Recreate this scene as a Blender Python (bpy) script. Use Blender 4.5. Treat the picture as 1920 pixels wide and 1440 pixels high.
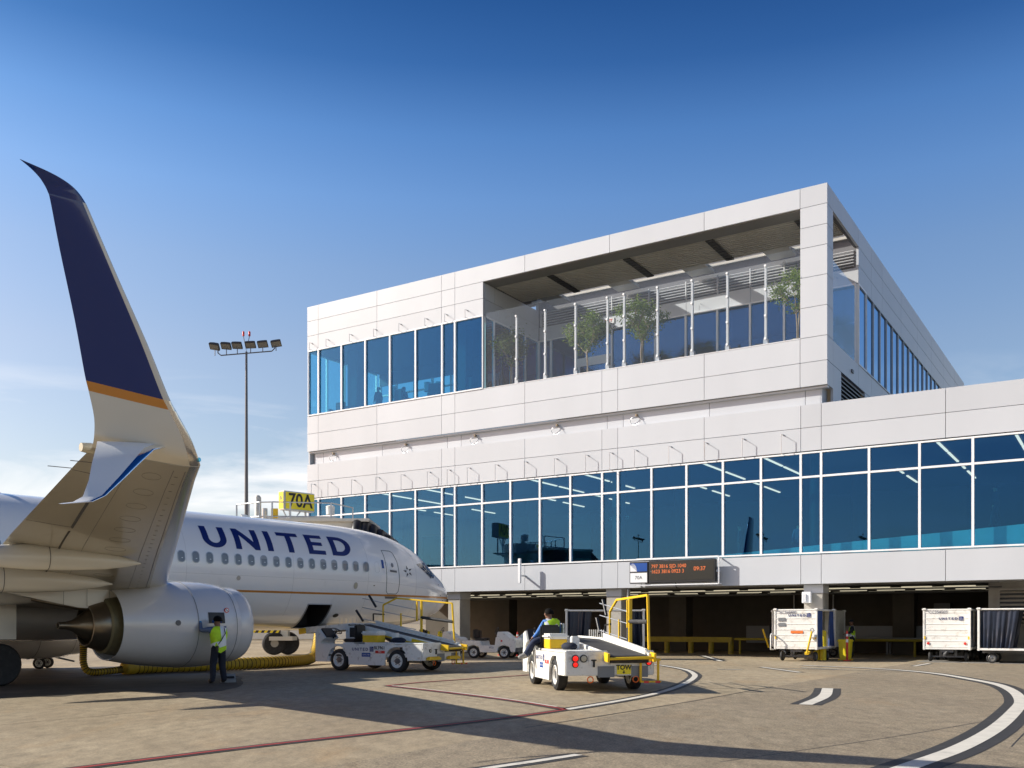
import bpy, bmesh, math, random
from mathutils import Vector, Matrix, Euler
random.seed(7)
R = math.radians
scene = bpy.context.scene
for o in list(bpy.data.objects): bpy.data.objects.remove(o)
COL = scene.collection

# ------------------------------------------------------------------ camera
cam_d = bpy.data.cameras.new('camera'); cam = bpy.data.objects.new('camera', cam_d); COL.objects.link(cam)
cam.location = (0, 0, 1.6); cam.rotation_euler = (R(90), 0, 0)
cam_d.sensor_width = 36; cam_d.lens = 34.03; cam_d.shift_y = 0.2344
cam_d.clip_start = .1; cam_d.clip_end = 9000
scene.camera = cam
scene.cycles.transparent_max_bounces = 16
scene.render.resolution_x = 1024; scene.render.resolution_y = 768

# ------------------------------------------------------------------ sky and sun
SUN_DIR = Vector((1.62, -.15, -1)).normalized()          # the way the light travels
SUN_EL = math.asin(-SUN_DIR.z); SUN_AZ = math.atan2(-SUN_DIR.x, -SUN_DIR.y)
world = bpy.data.worlds.new('World'); scene.world = world; world.use_nodes = True
wn = world.node_tree.nodes; wl = world.node_tree.links
bg = wn['Background']; bg.inputs['Strength'].default_value = .15
sky = wn.new('ShaderNodeTexSky'); sky.sky_type = 'NISHITA'; sky.sun_disc = False
sky.sun_elevation = SUN_EL; sky.sun_rotation = SUN_AZ; sky.altitude = 30
sky.air_density = 1.0; sky.dust_density = 1.3; sky.ozone_density = 3.0
spc = wn.new('ShaderNodeSeparateColor'); cmb = wn.new('ShaderNodeCombineColor')   # deeper blue overhead, as through a polariser
for i, (k, p) in enumerate(((.95, 1.38), (1.03, 1.24), (1.26, 1.06))):
    pw = wn.new('ShaderNodeMath'); pw.operation = 'POWER'; pw.inputs[1].default_value = p; ml = wn.new('ShaderNodeMath'); ml.operation = 'MULTIPLY'; ml.inputs[1].default_value = k
    wl.new(spc.outputs[i], pw.inputs[0]); wl.new(pw.outputs[0], ml.inputs[0]); wl.new(ml.outputs[0], cmb.inputs[i])
tc = wn.new('ShaderNodeTexCoord'); sep = wn.new('ShaderNodeSeparateXYZ')
mp = wn.new('ShaderNodeMapping'); mp.inputs['Scale'].default_value = (2.2, 2.2, 11)
nz = wn.new('ShaderNodeTexNoise'); nz.inputs['Scale'].default_value = 1.6; nz.inputs['Detail'].default_value = 9; nz.inputs['Roughness'].default_value = .56
nz.inputs['Distortion'].default_value = .5
cr = wn.new('ShaderNodeValToRGB'); cr.color_ramp.elements[0].position = .485; cr.color_ramp.elements[1].position = .69
er = wn.new('ShaderNodeValToRGB')                         # clouds lie in a low band round the whole horizon
er.color_ramp.elements[0].position = .0; er.color_ramp.elements[0].color = (.75, .75, .75, 1)
er.color_ramp.elements[1].position = .25; er.color_ramp.elements[1].color = (0, 0, 0, 1)
e2 = er.color_ramp.elements.new(.13); e2.color = (1, 1, 1, 1)
mul = wn.new('ShaderNodeMath'); mul.operation = 'MULTIPLY'
mix = wn.new('ShaderNodeMix'); mix.data_type = 'RGBA'; mix.inputs['B'].default_value = (4.3, 4.25, 4.25, 1)
wl.new(sky.outputs[0], spc.inputs[0]); wl.new(tc.outputs['Generated'], mp.inputs[0]); wl.new(mp.outputs[0], nz.inputs['Vector'])
wl.new(nz.outputs['Fac'], cr.inputs[0]); wl.new(tc.outputs['Generated'], sep.inputs[0]); wl.new(sep.outputs['Z'], er.inputs[0])
wl.new(cr.outputs[0], mul.inputs[0]); wl.new(er.outputs[0], mul.inputs[1]); wl.new(mul.outputs[0], mix.inputs['Factor'])
gr_ = wn.new('ShaderNodeValToRGB'); gr_.color_ramp.interpolation = 'LINEAR'          # the blue deepens steadily towards the zenith
ce = gr_.color_ramp.elements; ce[0].position = 0; ce[0].color = (.50, .44, .42, 1); ce[1].position = 1; ce[1].color = (.02, .08, .17, 1)
for p_, c_ in ((.14, (.50, .42, .39)), (.26, (.57, .46, .42)), (.34, (.54, .48, .46)), (.40, (.45, .48, .51)), (.45, (.32, .41, .48)), (.50, (.15, .26, .36)), (.56, (.07, .17, .27)), (.64, (.03, .11, .2))): ce.new(p_).color = (*c_, 1)
gm_ = wn.new('ShaderNodeMix'); gm_.data_type = 'RGBA'; gm_.blend_type = 'MULTIPLY'; gm_.inputs['Factor'].default_value = 1
wl.new(sep.outputs['Z'], gr_.inputs[0]); wl.new(cmb.outputs[0], gm_.inputs['A']); wl.new(gr_.outputs[0], gm_.inputs['B']); wl.new(gm_.outputs['Result'], mix.inputs['A']); wl.new(mix.outputs['Result'], bg.inputs['Color'])
sun_d = bpy.data.lights.new('sun', 'SUN'); sun_d.energy = 3.9; sun_d.angle = R(.53); sun_d.color = (1, .95, .86)
sun = bpy.data.objects.new('sun', sun_d); COL.objects.link(sun); sun.rotation_euler = SUN_DIR.to_track_quat('-Z', 'Y').to_euler()
sun.location = (-60, 10, 40)
scene.view_settings.view_transform = 'Standard'; scene.view_settings.look = 'None'
scene.view_settings.exposure = .83; scene.view_settings.gamma = 1

# ------------------------------------------------------------------ materials
MATS = {}
def mat(name, col, rough=.5, metal=0, var=0, vscale=3, bump=0, bscale=40, coat=0, dirt=None, dscale=2.5, dlo=.55, dhi=.75, stretch=None, emit=None, estr=0, spec=.5):
    m = bpy.data.materials.new(name); m.use_nodes = True; MATS[name] = m
    nt = m.node_tree; b = nt.nodes['Principled BSDF']
    b.inputs['Base Color'].default_value = (*col, 1); b.inputs['Roughness'].default_value = rough; b.inputs['Metallic'].default_value = metal
    b.inputs['Coat Weight'].default_value = coat; b.inputs['Specular IOR Level'].default_value = spec
    if coat: b.inputs['Coat Roughness'].default_value = .06
    co = nt.nodes.new('ShaderNodeTexCoord'); src = co.outputs['Object']
    if stretch:
        mm = nt.nodes.new('ShaderNodeMapping'); mm.inputs['Scale'].default_value = stretch; nt.links.new(src, mm.inputs[0]); src = mm.outputs[0]
    last = None
    if var:
        n = nt.nodes.new('ShaderNodeTexNoise'); n.inputs['Scale'].default_value = vscale; n.inputs['Detail'].default_value = 6; nt.links.new(src, n.inputs['Vector'])
        r = nt.nodes.new('ShaderNodeMapRange'); r.inputs['From Min'].default_value = .3; r.inputs['From Max'].default_value = .7
        r.inputs['To Min'].default_value = 1 - var; r.inputs['To Max'].default_value = 1 + var * .6; nt.links.new(n.outputs['Fac'], r.inputs[0])
        mx = nt.nodes.new('ShaderNodeMix'); mx.data_type = 'RGBA'; mx.blend_type = 'MULTIPLY'; mx.inputs['Factor'].default_value = 1
        mx.inputs['A'].default_value = (*col, 1); nt.links.new(r.outputs[0], mx.inputs['B']); last = mx.outputs['Result']
    if dirt:
        n = nt.nodes.new('ShaderNodeTexNoise'); n.inputs['Scale'].default_value = dscale; n.inputs['Detail'].default_value = 10; n.inputs['Roughness'].default_value = .7; nt.links.new(src, n.inputs['Vector'])
        r = nt.nodes.new('ShaderNodeValToRGB'); r.color_ramp.elements[0].position = dlo; r.color_ramp.elements[1].position = dhi; nt.links.new(n.outputs['Fac'], r.inputs[0])
        mx = nt.nodes.new('ShaderNodeMix'); mx.data_type = 'RGBA'; mx.inputs['A'].default_value = (*col, 1); mx.inputs['B'].default_value = (*dirt, 1)
        if last: nt.links.new(last, mx.inputs['A'])
        nt.links.new(r.outputs[0], mx.inputs['Factor']); last = mx.outputs['Result']
    if last: nt.links.new(last, b.inputs['Base Color'])
    if bump:
        n = nt.nodes.new('ShaderNodeTexNoise'); n.inputs['Scale'].default_value = bscale; n.inputs['Detail'].default_value = 4; nt.links.new(src, n.inputs['Vector'])
        bp = nt.nodes.new('ShaderNodeBump'); bp.inputs['Strength'].default_value = bump; bp.inputs['Distance'].default_value = .01
        nt.links.new(n.outputs['Fac'], bp.inputs['Height']); nt.links.new(bp.outputs[0], b.inputs['Normal'])
    if emit: b.inputs['Emission Color'].default_value = (*emit, 1); b.inputs['Emission Strength'].default_value = estr
    return m

def glass(name, tint, refl, lo, hi, rough=.0, haze=0, hazecol=(.6, .65, .7)):
    """window pane: clear tinted body with a mirror share that grows towards grazing"""
    m = bpy.data.materials.new(name); m.use_nodes = True; MATS[name] = m
    nt = m.node_tree; nt.nodes.clear(); out = nt.nodes.new('ShaderNodeOutputMaterial')
    t = nt.nodes.new('ShaderNodeBsdfTransparent'); t.inputs[0].default_value = (*tint, 1)
    g = nt.nodes.new('ShaderNodeBsdfGlossy'); g.inputs[0].default_value = (*refl, 1); g.inputs['Roughness'].default_value = rough
    f = nt.nodes.new('ShaderNodeLayerWeight'); f.inputs['Blend'].default_value = .5; pw_ = nt.nodes.new('ShaderNodeMath'); pw_.operation = 'POWER'; pw_.inputs[1].default_value = 2.6; nt.links.new(f.outputs['Facing'], pw_.inputs[0])
    r = nt.nodes.new('ShaderNodeMapRange'); r.inputs['To Min'].default_value = lo; r.inputs['To Max'].default_value = hi
    nt.links.new(pw_.outputs[0], r.inputs[0])
    mx = nt.nodes.new('ShaderNodeMixShader'); nt.links.new(r.outputs[0], mx.inputs[0]); nt.links.new(t.outputs[0], mx.inputs[1]); nt.links.new(g.outputs[0], mx.inputs[2])
    res = mx
    if haze:
        d = nt.nodes.new('ShaderNodeBsdfDiffuse'); d.inputs[0].default_value = (*hazecol, 1)
        m2 = nt.nodes.new('ShaderNodeMixShader'); m2.inputs[0].default_value = haze; nt.links.new(mx.outputs[0], m2.inputs[1]); nt.links.new(d.outputs[0], m2.inputs[2]); res = m2
    nt.links.new(res.outputs[0], out.inputs[0]); return m

m_ = mat('panel_white', (.53, .552, .585), .38, var=.035, vscale=.5, stretch=(1, 1, .25))
oi_ = m_.node_tree.nodes.new('ShaderNodeObjectInfo'); rr_ = m_.node_tree.nodes.new('ShaderNodeMapRange'); rr_.inputs['To Min'].default_value = .955; rr_.inputs['To Max'].default_value = 1.03
mm_ = m_.node_tree.nodes.new('ShaderNodeMix'); mm_.data_type = 'RGBA'; mm_.blend_type = 'MULTIPLY'; mm_.inputs['Factor'].default_value = 1
bs_ = m_.node_tree.nodes['Principled BSDF'].inputs['Base Color']; src_ = bs_.links[0].from_socket
m_.node_tree.links.new(oi_.outputs['Random'], rr_.inputs[0]); m_.node_tree.links.new(src_, mm_.inputs['A']); m_.node_tree.links.new(rr_.outputs[0], mm_.inputs['B']); m_.node_tree.links.new(mm_.outputs['Result'], bs_)
mat('core_dark', (.16, .16, .17), .8)
mat('frame_white', (.82, .83, .84), .35)
mat('frame_grey', (.42, .43, .44), .4, .3)
mat('soffit', (.2, .195, .185), .5, var=.05, vscale=2)
mat('deck', (.5, .48, .43), .45, var=.06, vscale=2)
mat('perf', (.05, .05, .05), .6)
mat('louver', (.6, .61, .63), .4)
mat('concrete_wall', (.40, .375, .33), .85, var=.12, vscale=1.5, bump=.15, bscale=30, dirt=(.26, .24, .2), dscale=1.2, dlo=.5, dhi=.9)
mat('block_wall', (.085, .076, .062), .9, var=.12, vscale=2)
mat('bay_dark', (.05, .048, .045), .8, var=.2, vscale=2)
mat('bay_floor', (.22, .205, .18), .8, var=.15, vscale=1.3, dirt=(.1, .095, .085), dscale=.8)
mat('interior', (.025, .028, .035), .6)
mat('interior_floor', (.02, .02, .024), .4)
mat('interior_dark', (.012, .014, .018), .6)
mat('lamp_on', (.9, .9, .8), .4, emit=(1, .32, .22), estr=3.0)
mat('tube_off', (.62, .58, .46), .5, emit=(1, .9, .65), estr=.28)
mat('galv', (.5, .51, .52), .35, .6, var=.1, vscale=6)
mat('steel_dark', (.12, .12, .125), .45, .4)
mat('black', (.012, .012, .013), .45)
mat('rubber', (.018, .018, .019), .75, var=.3, vscale=8, dirt=(.09, .085, .075), dscale=5, dlo=.55, dhi=.9)
mat('belt', (.03, .03, .031), .7, var=.2, vscale=5, dirt=(.1, .095, .085), dscale=4, dlo=.5, dhi=.95)
mat('yellow', (.82, .52, .015), .42, var=.08, vscale=6, dirt=(.2, .12, .04), dscale=9, dlo=.6, dhi=.76)
mat('yellow_sign', (.92, .75, .02), .45)
mat('yellow_dull', (.34, .25, .012), .6, var=.15, vscale=4, dirt=(.1, .08, .02))
mat('bollard_yellow', (.84, .66, .012), .45, var=.05, vscale=4)
mat('gse_white', (.80, .785, .73), .42, var=.06, vscale=5, dirt=(.22, .17, .11), dscale=5, dlo=.54, dhi=.78)
mat('cart_white', (.78, .765, .72), .45, var=.04, vscale=5, dirt=(.3, .23, .15), dscale=3.6, dlo=.54, dhi=.84)
mat('curtain_blue', (.012, .05, .2), .6, var=.2, vscale=4)
mat('curtain_dark', (.02, .028, .05), .35, var=.3, vscale=4)
mat('red_lens', (.65, .01, .01), .15, emit=(1, .02, .01), estr=.5)
mat('lens_dim', (.16, .155, .14), .3)
mat('clear_lens', (.5, .47, .36), .2)
mat('grey_plate', (.2, .21, .22), .5, .3)
mat('orange', (.85, .17, .02), .5)
mat('red', (.62, .03, .02), .45)
mat('text_black', (.015, .015, .016), .5)
mat('text_blue', (.006, .018, .14), .4)
mat('text_grey', (.2, .2, .24), .5)
mat('sign_blue', (.0, .06, .3), .4)
mat('sign_white', (.8, .8, .8), .4)
mat('led', (.3, .05, .01), .5, emit=(1, .25, .06), estr=.4)
mat('led_face', (.022, .02, .014), .35)
# aircraft
mat('ac_white', (.90, .88, .85), .22, coat=.7, var=.015, vscale=.6, dirt=(.62, .60, .56), dscale=.9, dlo=.6, dhi=1.0)
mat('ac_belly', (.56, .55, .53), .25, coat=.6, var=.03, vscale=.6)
mat('ac_grey', (.43, .40, .33), .30, coat=.45, var=.05, vscale=.9, dirt=(.30, .27, .2), dscale=1.4, dlo=.55, dhi=.9, stretch=(1, .35, 1))
mat('ac_cream', (.66, .63, .55), .3, coat=.4, var=.03, vscale=1)
mat('ac_nacelle', (.66, .645, .63), .2, coat=.7, var=.02, vscale=.8)
mat('ac_navy', (.006, .027, .15), .15, coat=.35, spec=.35)
mat('ac_gold', (.58, .23, .035), .3, coat=.4)
mat('ac_polish', (.75, .72, .66), .22, .85, var=.05, vscale=3)
mat('ac_seam', (.16, .155, .15), .6)
mat('ac_window', (.16, .17, .19), .12, coat=.6)
mat('ac_shade', (.36, .36, .37), .3)
mat('ac_glass', (.02, .03, .04), .06, coat=1)
mat('ac_frame', (.42, .42, .42), .3, .5)
mat('core_metal', (.22, .18, .13), .3, .85, var=.12, vscale=5)
mat('core_green', (.17, .15, .08), .45, .3, var=.12, vscale=4)
mat('nozzle_dark', (.028, .026, .024), .5)
mat('chrome', (.85, .86, .88), .08, 1)
mat('hub', (.3, .29, .27), .4, .5)
mat('hose_yellow', (.52, .33, .012), .6, var=.15, vscale=4, dirt=(.2, .13, .02), dscale=3)
mat('hose_rib', (.03, .025, .015), .6)
# clothes
mat('vest', (.55, .85, .02), .7, var=.12, vscale=8)
mat('vest_stripe', (.78, .8, .8), .35)
mat('navy_cloth', (.012, .016, .03), .85, var=.25, vscale=10)
mat('jean_cloth', (.02, .03, .07), .85, var=.25, vscale=10)
mat('blue_shirt', (.06, .19, .52), .8, var=.15, vscale=10)
mat('grey_shirt', (.12, .16, .25), .8, var=.15, vscale=10)
mat('glove_blue', (.02, .3, .55), .5)
mat('skin', (.42, .24, .15), .55)
mat('skin_dark', (.2, .1, .06), .55)
mat('hair', (.006, .005, .004), .8, spec=.1, bump=.6, bscale=60)
mat('boot', (.02, .018, .016), .6)
mat('trainer', (.25, .24, .23), .6)
mat('leaf', (.13, .18, .05), .5, var=.5, vscale=6)
mat('bark', (.33, .26, .18), .85, var=.2, vscale=12)
mat('pot', (.4, .38, .35), .7)
mat('tan', (.5, .45, .38), .8)
lm = MATS['leaf'].node_tree; tr_ = lm.nodes.new('ShaderNodeBsdfTranslucent'); tr_.inputs[0].default_value = (.22, .32, .05, 1); mxs = lm.nodes.new('ShaderNodeMixShader'); mxs.inputs[0].default_value = .4
lm.links.new(lm.nodes['Principled BSDF'].outputs[0], mxs.inputs[1]); lm.links.new(tr_.outputs[0], mxs.inputs[2]); lm.links.new(mxs.outputs[0], lm.nodes['Material Output'].inputs[0])
glass('glass_blue', (.40, .76, .84), (.17, .44, .88), .11, .95)
glass('glass_side', (.06, .14, .18), (.42, .66, .95), .5, .95)
glass('glass_guard', (.965, .98, .985), (.85, .93, 1), .015, .4, haze=.02)
glass('cab_glass', (.5, .6, .65), (.9, .95, 1), .05, .8)

# ------------------------------------------------------------------ mesh helpers
def V(*a): return Vector(a)
class MB:
    """collects shapes, then links them as ONE mesh object"""
    def __init__(s): s.v = []; s.f = []; s.m = []
    def add(s, vs, fs, mi=0):
        o = len(s.v); s.v += [tuple(v) for v in vs]; s.f += [tuple(i + o for i in f) for f in fs]; s.m += [mi] * len(fs); return s
    def box(s, x0, x1, y0, y1, z0, z1, M=None, mi=0):
        vs = [V(x, y, z) for z in (z0, z1) for y in (y0, y1) for x in (x0, x1)]
        if M: vs = [M @ v for v in vs]
        return s.add(vs, [(0, 2, 3, 1), (4, 5, 7, 6), (0, 1, 5, 4), (2, 6, 7, 3), (0, 4, 6, 2), (1, 3, 7, 5)], mi)
    def bar(s, p, q, w, h=None, up=(0, 0, 1), mi=0):
        p = V(*p); q = V(*q); h = h or w; d = (q - p).normalized(); u = V(*up)
        if abs(d.dot(u)) > .98: u = V(1, 0, 0) if abs(d.x) < .9 else V(0, 1, 0)
        a = d.cross(u).normalized(); b = a.cross(d)
        vs = [c + a * sx * w / 2 + b * sy * h / 2 for c in (p, q) for sx, sy in ((-1, -1), (1, -1), (1, 1), (-1, 1))]
        return s.add(vs, [(3, 2, 1, 0), (4, 5, 6, 7), (0, 1, 5, 4), (1, 2, 6, 5), (2, 3, 7, 6), (3, 0, 4, 7)], mi)
    def tube(s, pts, r, n=8, cap=True, mi=0):
        pts = [V(*p) for p in pts]; rs = r if isinstance(r, (list, tuple)) else [r] * len(pts)
        rings = []; a = None
        for i, p in enumerate(pts):
            d = (pts[min(i + 1, len(pts) - 1)] - pts[max(i - 1, 0)]).normalized()
            if a is None:
                u = V(0, 0, 1) if abs(d.z) < .9 else V(1, 0, 0); a = d.cross(u).normalized()
            else:
                a = (a - d * a.dot(d)).normalized()
            b = d.cross(a)
            rings.append([p + (a * math.cos(t) + b * math.sin(t)) * rs[i] for t in (2 * math.pi * k / n for k in range(n))])
        return s.loft(rings, cap=cap, mi=mi)
    def loft(s, rings, cap=True, closed=True, mi=0, fm=None):
        n = len(rings[0]); vs = [p for r in rings for p in r]; fs = []; ms = []
        for i in range(len(rings) - 1):
            for k in range(n if closed else n - 1):
                k2 = (k + 1) % n
                fs.append((i * n + k, i * n + k2, (i + 1) * n + k2, (i + 1) * n + k)); ms.append(fm(i, k) if fm else mi)
        if cap and closed:
            fs.append(tuple(range(n - 1, -1, -1))); ms.append(fm(0, 0) if fm else mi)
            fs.append(tuple((len(rings) - 1) * n + k for k in range(n))); ms.append(fm(len(rings) - 2, 0) if fm else mi)
        o = len(s.v); s.v += [tuple(v) for v in vs]
        for f, m in zip(fs, ms):
            if m is None: continue
            s.f.append(tuple(i + o for i in f)); s.m.append(m)
        return s
    def lathe(s, prof, M=None, n=24, cap=True, mi=0):
        """prof: (x, r) along local X"""
        rings = []
        for x, r in prof:
            ring = [V(x, r * math.cos(2 * math.pi * k / n), r * math.sin(2 * math.pi * k / n)) for k in range(n)]
            rings.append([M @ p for p in ring] if M else ring)
        return s.loft(rings, cap=cap, mi=mi)
    def prism(s, poly, fn, t0, t1, mi=0):
        """extrude a 2D outline: fn(u, v, t) -> point"""
        n = len(poly); vs = [fn(u, v, t0) for u, v in poly] + [fn(u, v, t1) for u, v in poly]
        fs = [tuple(range(n - 1, -1, -1)), tuple(range(n, 2 * n))] + [(k, (k + 1) % n, n + (k + 1) % n, n + k) for k in range(n)]
        return s.add(vs, fs, mi)
    def sphere(s, c, r, n=10, sc=(1, 1, 1), mi=0):
        c = V(*c); rings = []
        for i in range(1, n):
            t = math.pi * i / n
            rings.append([c + V(sc[0] * r * math.sin(t) * math.cos(2 * math.pi * k / (2 * n)), sc[1] * r * math.sin(t) * math.sin(2 * math.pi * k / (2 * n)), sc[2] * r * math.cos(t)) for k in range(2 * n)])
        return s.loft(rings, mi=mi)
    def mesh(s, name, mats, smooth=None, bevel=0, fix=True):
        me = bpy.data.meshes.new(name); me.from_pydata(s.v, [], s.f); me.update()
        for m in (mats if isinstance(mats, (list, tuple)) else [mats]): me.materials.append(MATS[m])
        me.polygons.foreach_set('material_index', s.m)
        if fix or bevel:
            bm = bmesh.new(); bm.from_mesh(me)
            if fix: bmesh.ops.recalc_face_normals(bm, faces=bm.faces)
            if bevel:
                es = [e for e in bm.edges if len(e.link_faces) == 2 and e.calc_face_angle(0) > .5]
                bmesh.ops.bevel(bm, geom=es, offset=bevel, segments=2, affect='EDGES', clamp_overlap=True)
            bm.to_mesh(me); bm.free()
        if smooth or bevel:
            me.polygons.foreach_set('use_smooth', [True] * len(me.polygons)); me.set_sharp_from_angle(angle=R(smooth or 35))
        return me
    def build(s, name, mats, parent=None, smooth=None, bevel=0, fix=True):
        return link(name, s.mesh(name, mats, smooth, bevel, fix), parent)
def link(name, me, parent=None):
    o = bpy.data.objects.new(name, me); COL.objects.link(o)
    if parent: o.parent = parent
    return o
def tag(o, label=None, cat=None, group=None, kind=None):
    if label: o['label'] = label
    if cat: o['category'] = cat
    if group: o['group'] = group
    if kind: o['kind'] = kind
    return o
def thing(name, label, cat, loc=(0, 0, 0), rz=0, group=None):
    o = bpy.data.objects.new(name, None); COL.objects.link(o); o.location = loc; o.rotation_euler = (0, 0, rz); o.empty_display_size = .2
    return tag(o, label, cat, group)
def copy_tree(o, parent=None):
    c = o.copy(); COL.objects.link(c); c.parent = parent
    for ch in list(o.children): copy_tree(ch, c)
    return c
def box(name, m, parent, x0, x1, y0, y1, z0, z1, bevel=0): return MB().box(x0, x1, y0, y1, z0, z1).build(name, m, parent, bevel=bevel)
def textmesh(s, size, M, m, name, parent, bold=0, sx=1, align='CENTER', ext=.002):
    """lettering as flat geometry; M maps (x right, y up, z out)"""
    cu = bpy.data.curves.new('lettering', 'FONT'); cu.body = s; cu.size = size; cu.align_x = align; cu.align_y = 'CENTER'; cu.extrude = ext; cu.offset = bold; cu.resolution_u = 3
    ob = bpy.data.objects.new('lettering', cu); COL.objects.link(ob)
    dg = bpy.context.evaluated_depsgraph_get(); me = bpy.data.meshes.new_from_object(ob.evaluated_get(dg)); bpy.data.objects.remove(ob)
    me.transform(M @ Matrix.Diagonal((sx, 1, 1, 1))); me.materials.clear(); me.materials.append(MATS[m])
    return link(name, me, parent)
def frame(o, x, y):
    """matrix with origin o, right x, up y"""
    x = V(*x).normalized(); y = V(*y).normalized(); z = x.cross(y); y = z.cross(x)
    return Matrix(((x.x, y.x, z.x, o[0]), (x.y, y.y, z.y, o[1]), (x.z, y.z, z.z, o[2]), (0, 0, 0, 1)))
# ------------------------------------------------------------------ ground
BR = math.atan2(-.5369, .8436)                      # terminal axes: +x along the facade, +y into it
BO = V(14.0, 43.0, 0)
BM = Matrix.Translation(BO) @ Matrix.Rotation(BR, 4, 'Z')
def bw(a, b, z=0): return BM @ V(a, b, z)

def ground_mat(name, col, col2, stain, speck, sc=1.0, bump=.3):
    m = bpy.data.materials.new(name); m.use_nodes = True; MATS[name] = m; nt = m.node_tree; L = nt.links.new; N = nt.nodes.new
    b = nt.nodes['Principled BSDF']; b.inputs['Roughness'].default_value = .82; b.inputs['Specular IOR Level'].default_value = .3
    geo = N('ShaderNodeNewGeometry'); mp = N('ShaderNodeMapping'); mp.inputs['Rotation'].default_value = (0, 0, -BR); mp.inputs['Scale'].default_value = (1.0, .45, 1); L(geo.outputs['Position'], mp.inputs[0])
    def noise(s, d, r=.6, src=mp.outputs[0], dist=0):
        n = N('ShaderNodeTexNoise'); n.inputs['Scale'].default_value = s; n.inputs['Detail'].default_value = d; n.inputs['Roughness'].default_value = r; n.inputs['Distortion'].default_value = dist; L(src, n.inputs['Vector']); return n.outputs['Fac']
    def ramp(x, lo, hi, c0=(0, 0, 0), c1=(1, 1, 1)):
        r = N('ShaderNodeValToRGB'); r.color_ramp.elements[0].position = lo; r.color_ramp.elements[1].position = hi; r.color_ramp.elements[0].color = (*c0, 1); r.color_ramp.elements[1].color = (*c1, 1); L(x, r.inputs[0]); return r.outputs[0]
    def mixc(f, a, bb, mode='MIX'):
        x = N('ShaderNodeMix'); x.data_type = 'RGBA'; x.blend_type = mode
        for s, val in (('Factor', f), ('A', a), ('B', bb)):
            if isinstance(val, (int, float)): x.inputs[s].default_value = val
            elif isinstance(val, tuple): x.inputs[s].default_value = (*val, 1)
            else: L(val, x.inputs[s])
        return x.outputs['Result']
    base = mixc(ramp(noise(.35 * sc, 8), .35, .65), col, col2)
    fine = ramp(noise(4.5 * sc, 10, .75), .32, .70, (.58, .58, .58), (1.14, 1.14, 1.14))
    base = mixc(1.0, base, fine, 'MULTIPLY')
    oi = N('ShaderNodeObjectInfo'); rr = N('ShaderNodeMapRange'); rr.inputs['To Min'].default_value = .9; rr.inputs['To Max'].default_value = 1.08; L(oi.outputs['Random'], rr.inputs[0])
    base = mixc(1.0, base, rr.outputs[0], 'MULTIPLY')
    st = ramp(noise(.23 * sc, 9, .72, dist=1.2), .52, .82, (0, 0, 0), (.7, .7, .7)); base = mixc(st, base, stain)
    rust = ramp(noise(.5 * sc, 6, .6, dist=.6), .56, .8, (0, 0, 0), (.55, .55, .55)); base = mixc(rust, base, tuple(c * k for c, k in zip(col, (.92, .72, .5))))
    drip = ramp(noise(1.1 * sc, 5, .5, dist=2), .66, .73, (0, 0, 0), (.55, .55, .55)); base = mixc(drip, base, tuple(c * .45 for c in col))
    sp = ramp(noise(28, 5, .8, geo.outputs['Position']), .42, .62, (1 - speck,) * 3, (1 + speck * .6,) * 3); base = mixc(1.0, base, sp, 'MULTIPLY')
    L(base, b.inputs['Base Color'])
    bp = N('ShaderNodeBump'); bp.inputs['Strength'].default_value = bump; bp.inputs['Distance'].default_value = .01
    L(noise(45, 5, .7, geo.outputs['Position']), bp.inputs['Height']); L(bp.outputs[0], b.inputs['Normal'])
    rg = ramp(noise(.6, 5), .3, .7, (.6, .6, .6), (.9, .9, .9)); L(rg, b.inputs['Roughness'])
ground_mat('concrete', (.44, .355, .235), (.35, .278, .18), (.23, .172, .11), .22)
ground_mat('asphalt', (.37, .30, .205), (.31, .25, .17), (.25, .205, .145), .4, bump=.7)
def paint(name, col):
    mat(name, col, .7, var=.10, vscale=3, dirt=tuple(c * .55 + .05 for c in col), dscale=2.2, dlo=.54, dhi=.72, bump=.2, bscale=45)
paint('paint_white', (.62, .58, .5)); paint('paint_black', (.03, .028, .026)); paint('paint_red', (.28, .025, .022)); paint('patch', (.40, .35, .27))

base = MB().add([V(-3000, -400, -.05), V(3000, -400, -.05), V(3000, 6000, -.05), V(-3000, 6000, -.05)], [(0, 1, 2, 3)]).build('ground', 'concrete')
tag(base, kind='structure')
jf = MB().add([BM @ V(-110, -60, -.014), BM @ V(3.7, -60, -.014), BM @ V(3.7, 25, -.014), BM @ V(-110, 25, -.014)], [(0, 1, 2, 3)]).build('joint_sealant', 'rubber'); tag(jf, kind='structure')
apron = tag(thing('apron', None, None), kind='structure')
apron.matrix_world = BM
S = 7.53; slab = None
slab_me = MB().box(.012, S - .012, .012, S - .012, -.045, 0).mesh('slab', 'concrete')
for i in range(1, 13):
    for j in range(-7, 3):
        w = bw(3.7 - S * (i - .5), S * (j + .5))
        if w.y < 2 or abs(w.x) > .75 * w.y + 10: continue
        o = link('slab', slab_me, apron); o.location = (3.7 - S * i, S * j, 0)
asph = MB().add([V(3.7, -80, .0), V(90, -80, .0), V(90, -.4, .0), V(3.7, -.4, .0)], [(0, 1, 2, 3)]).build('asphalt_road', 'asphalt'); asph.matrix_world = BM @ Matrix.Translation((0, 0, .003)); tag(asph, kind='structure')
fl2 = MB().add([V(3.7, -.4, .0), V(60, -.4, .0), V(60, 17, .0), V(3.7, 17, .0)], [(0, 1, 2, 3)]).build('bay_pavement', 'bay_floor'); fl2.matrix_world = BM @ Matrix.Translation((0, 0, .001)); tag(fl2, kind='structure')

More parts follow.
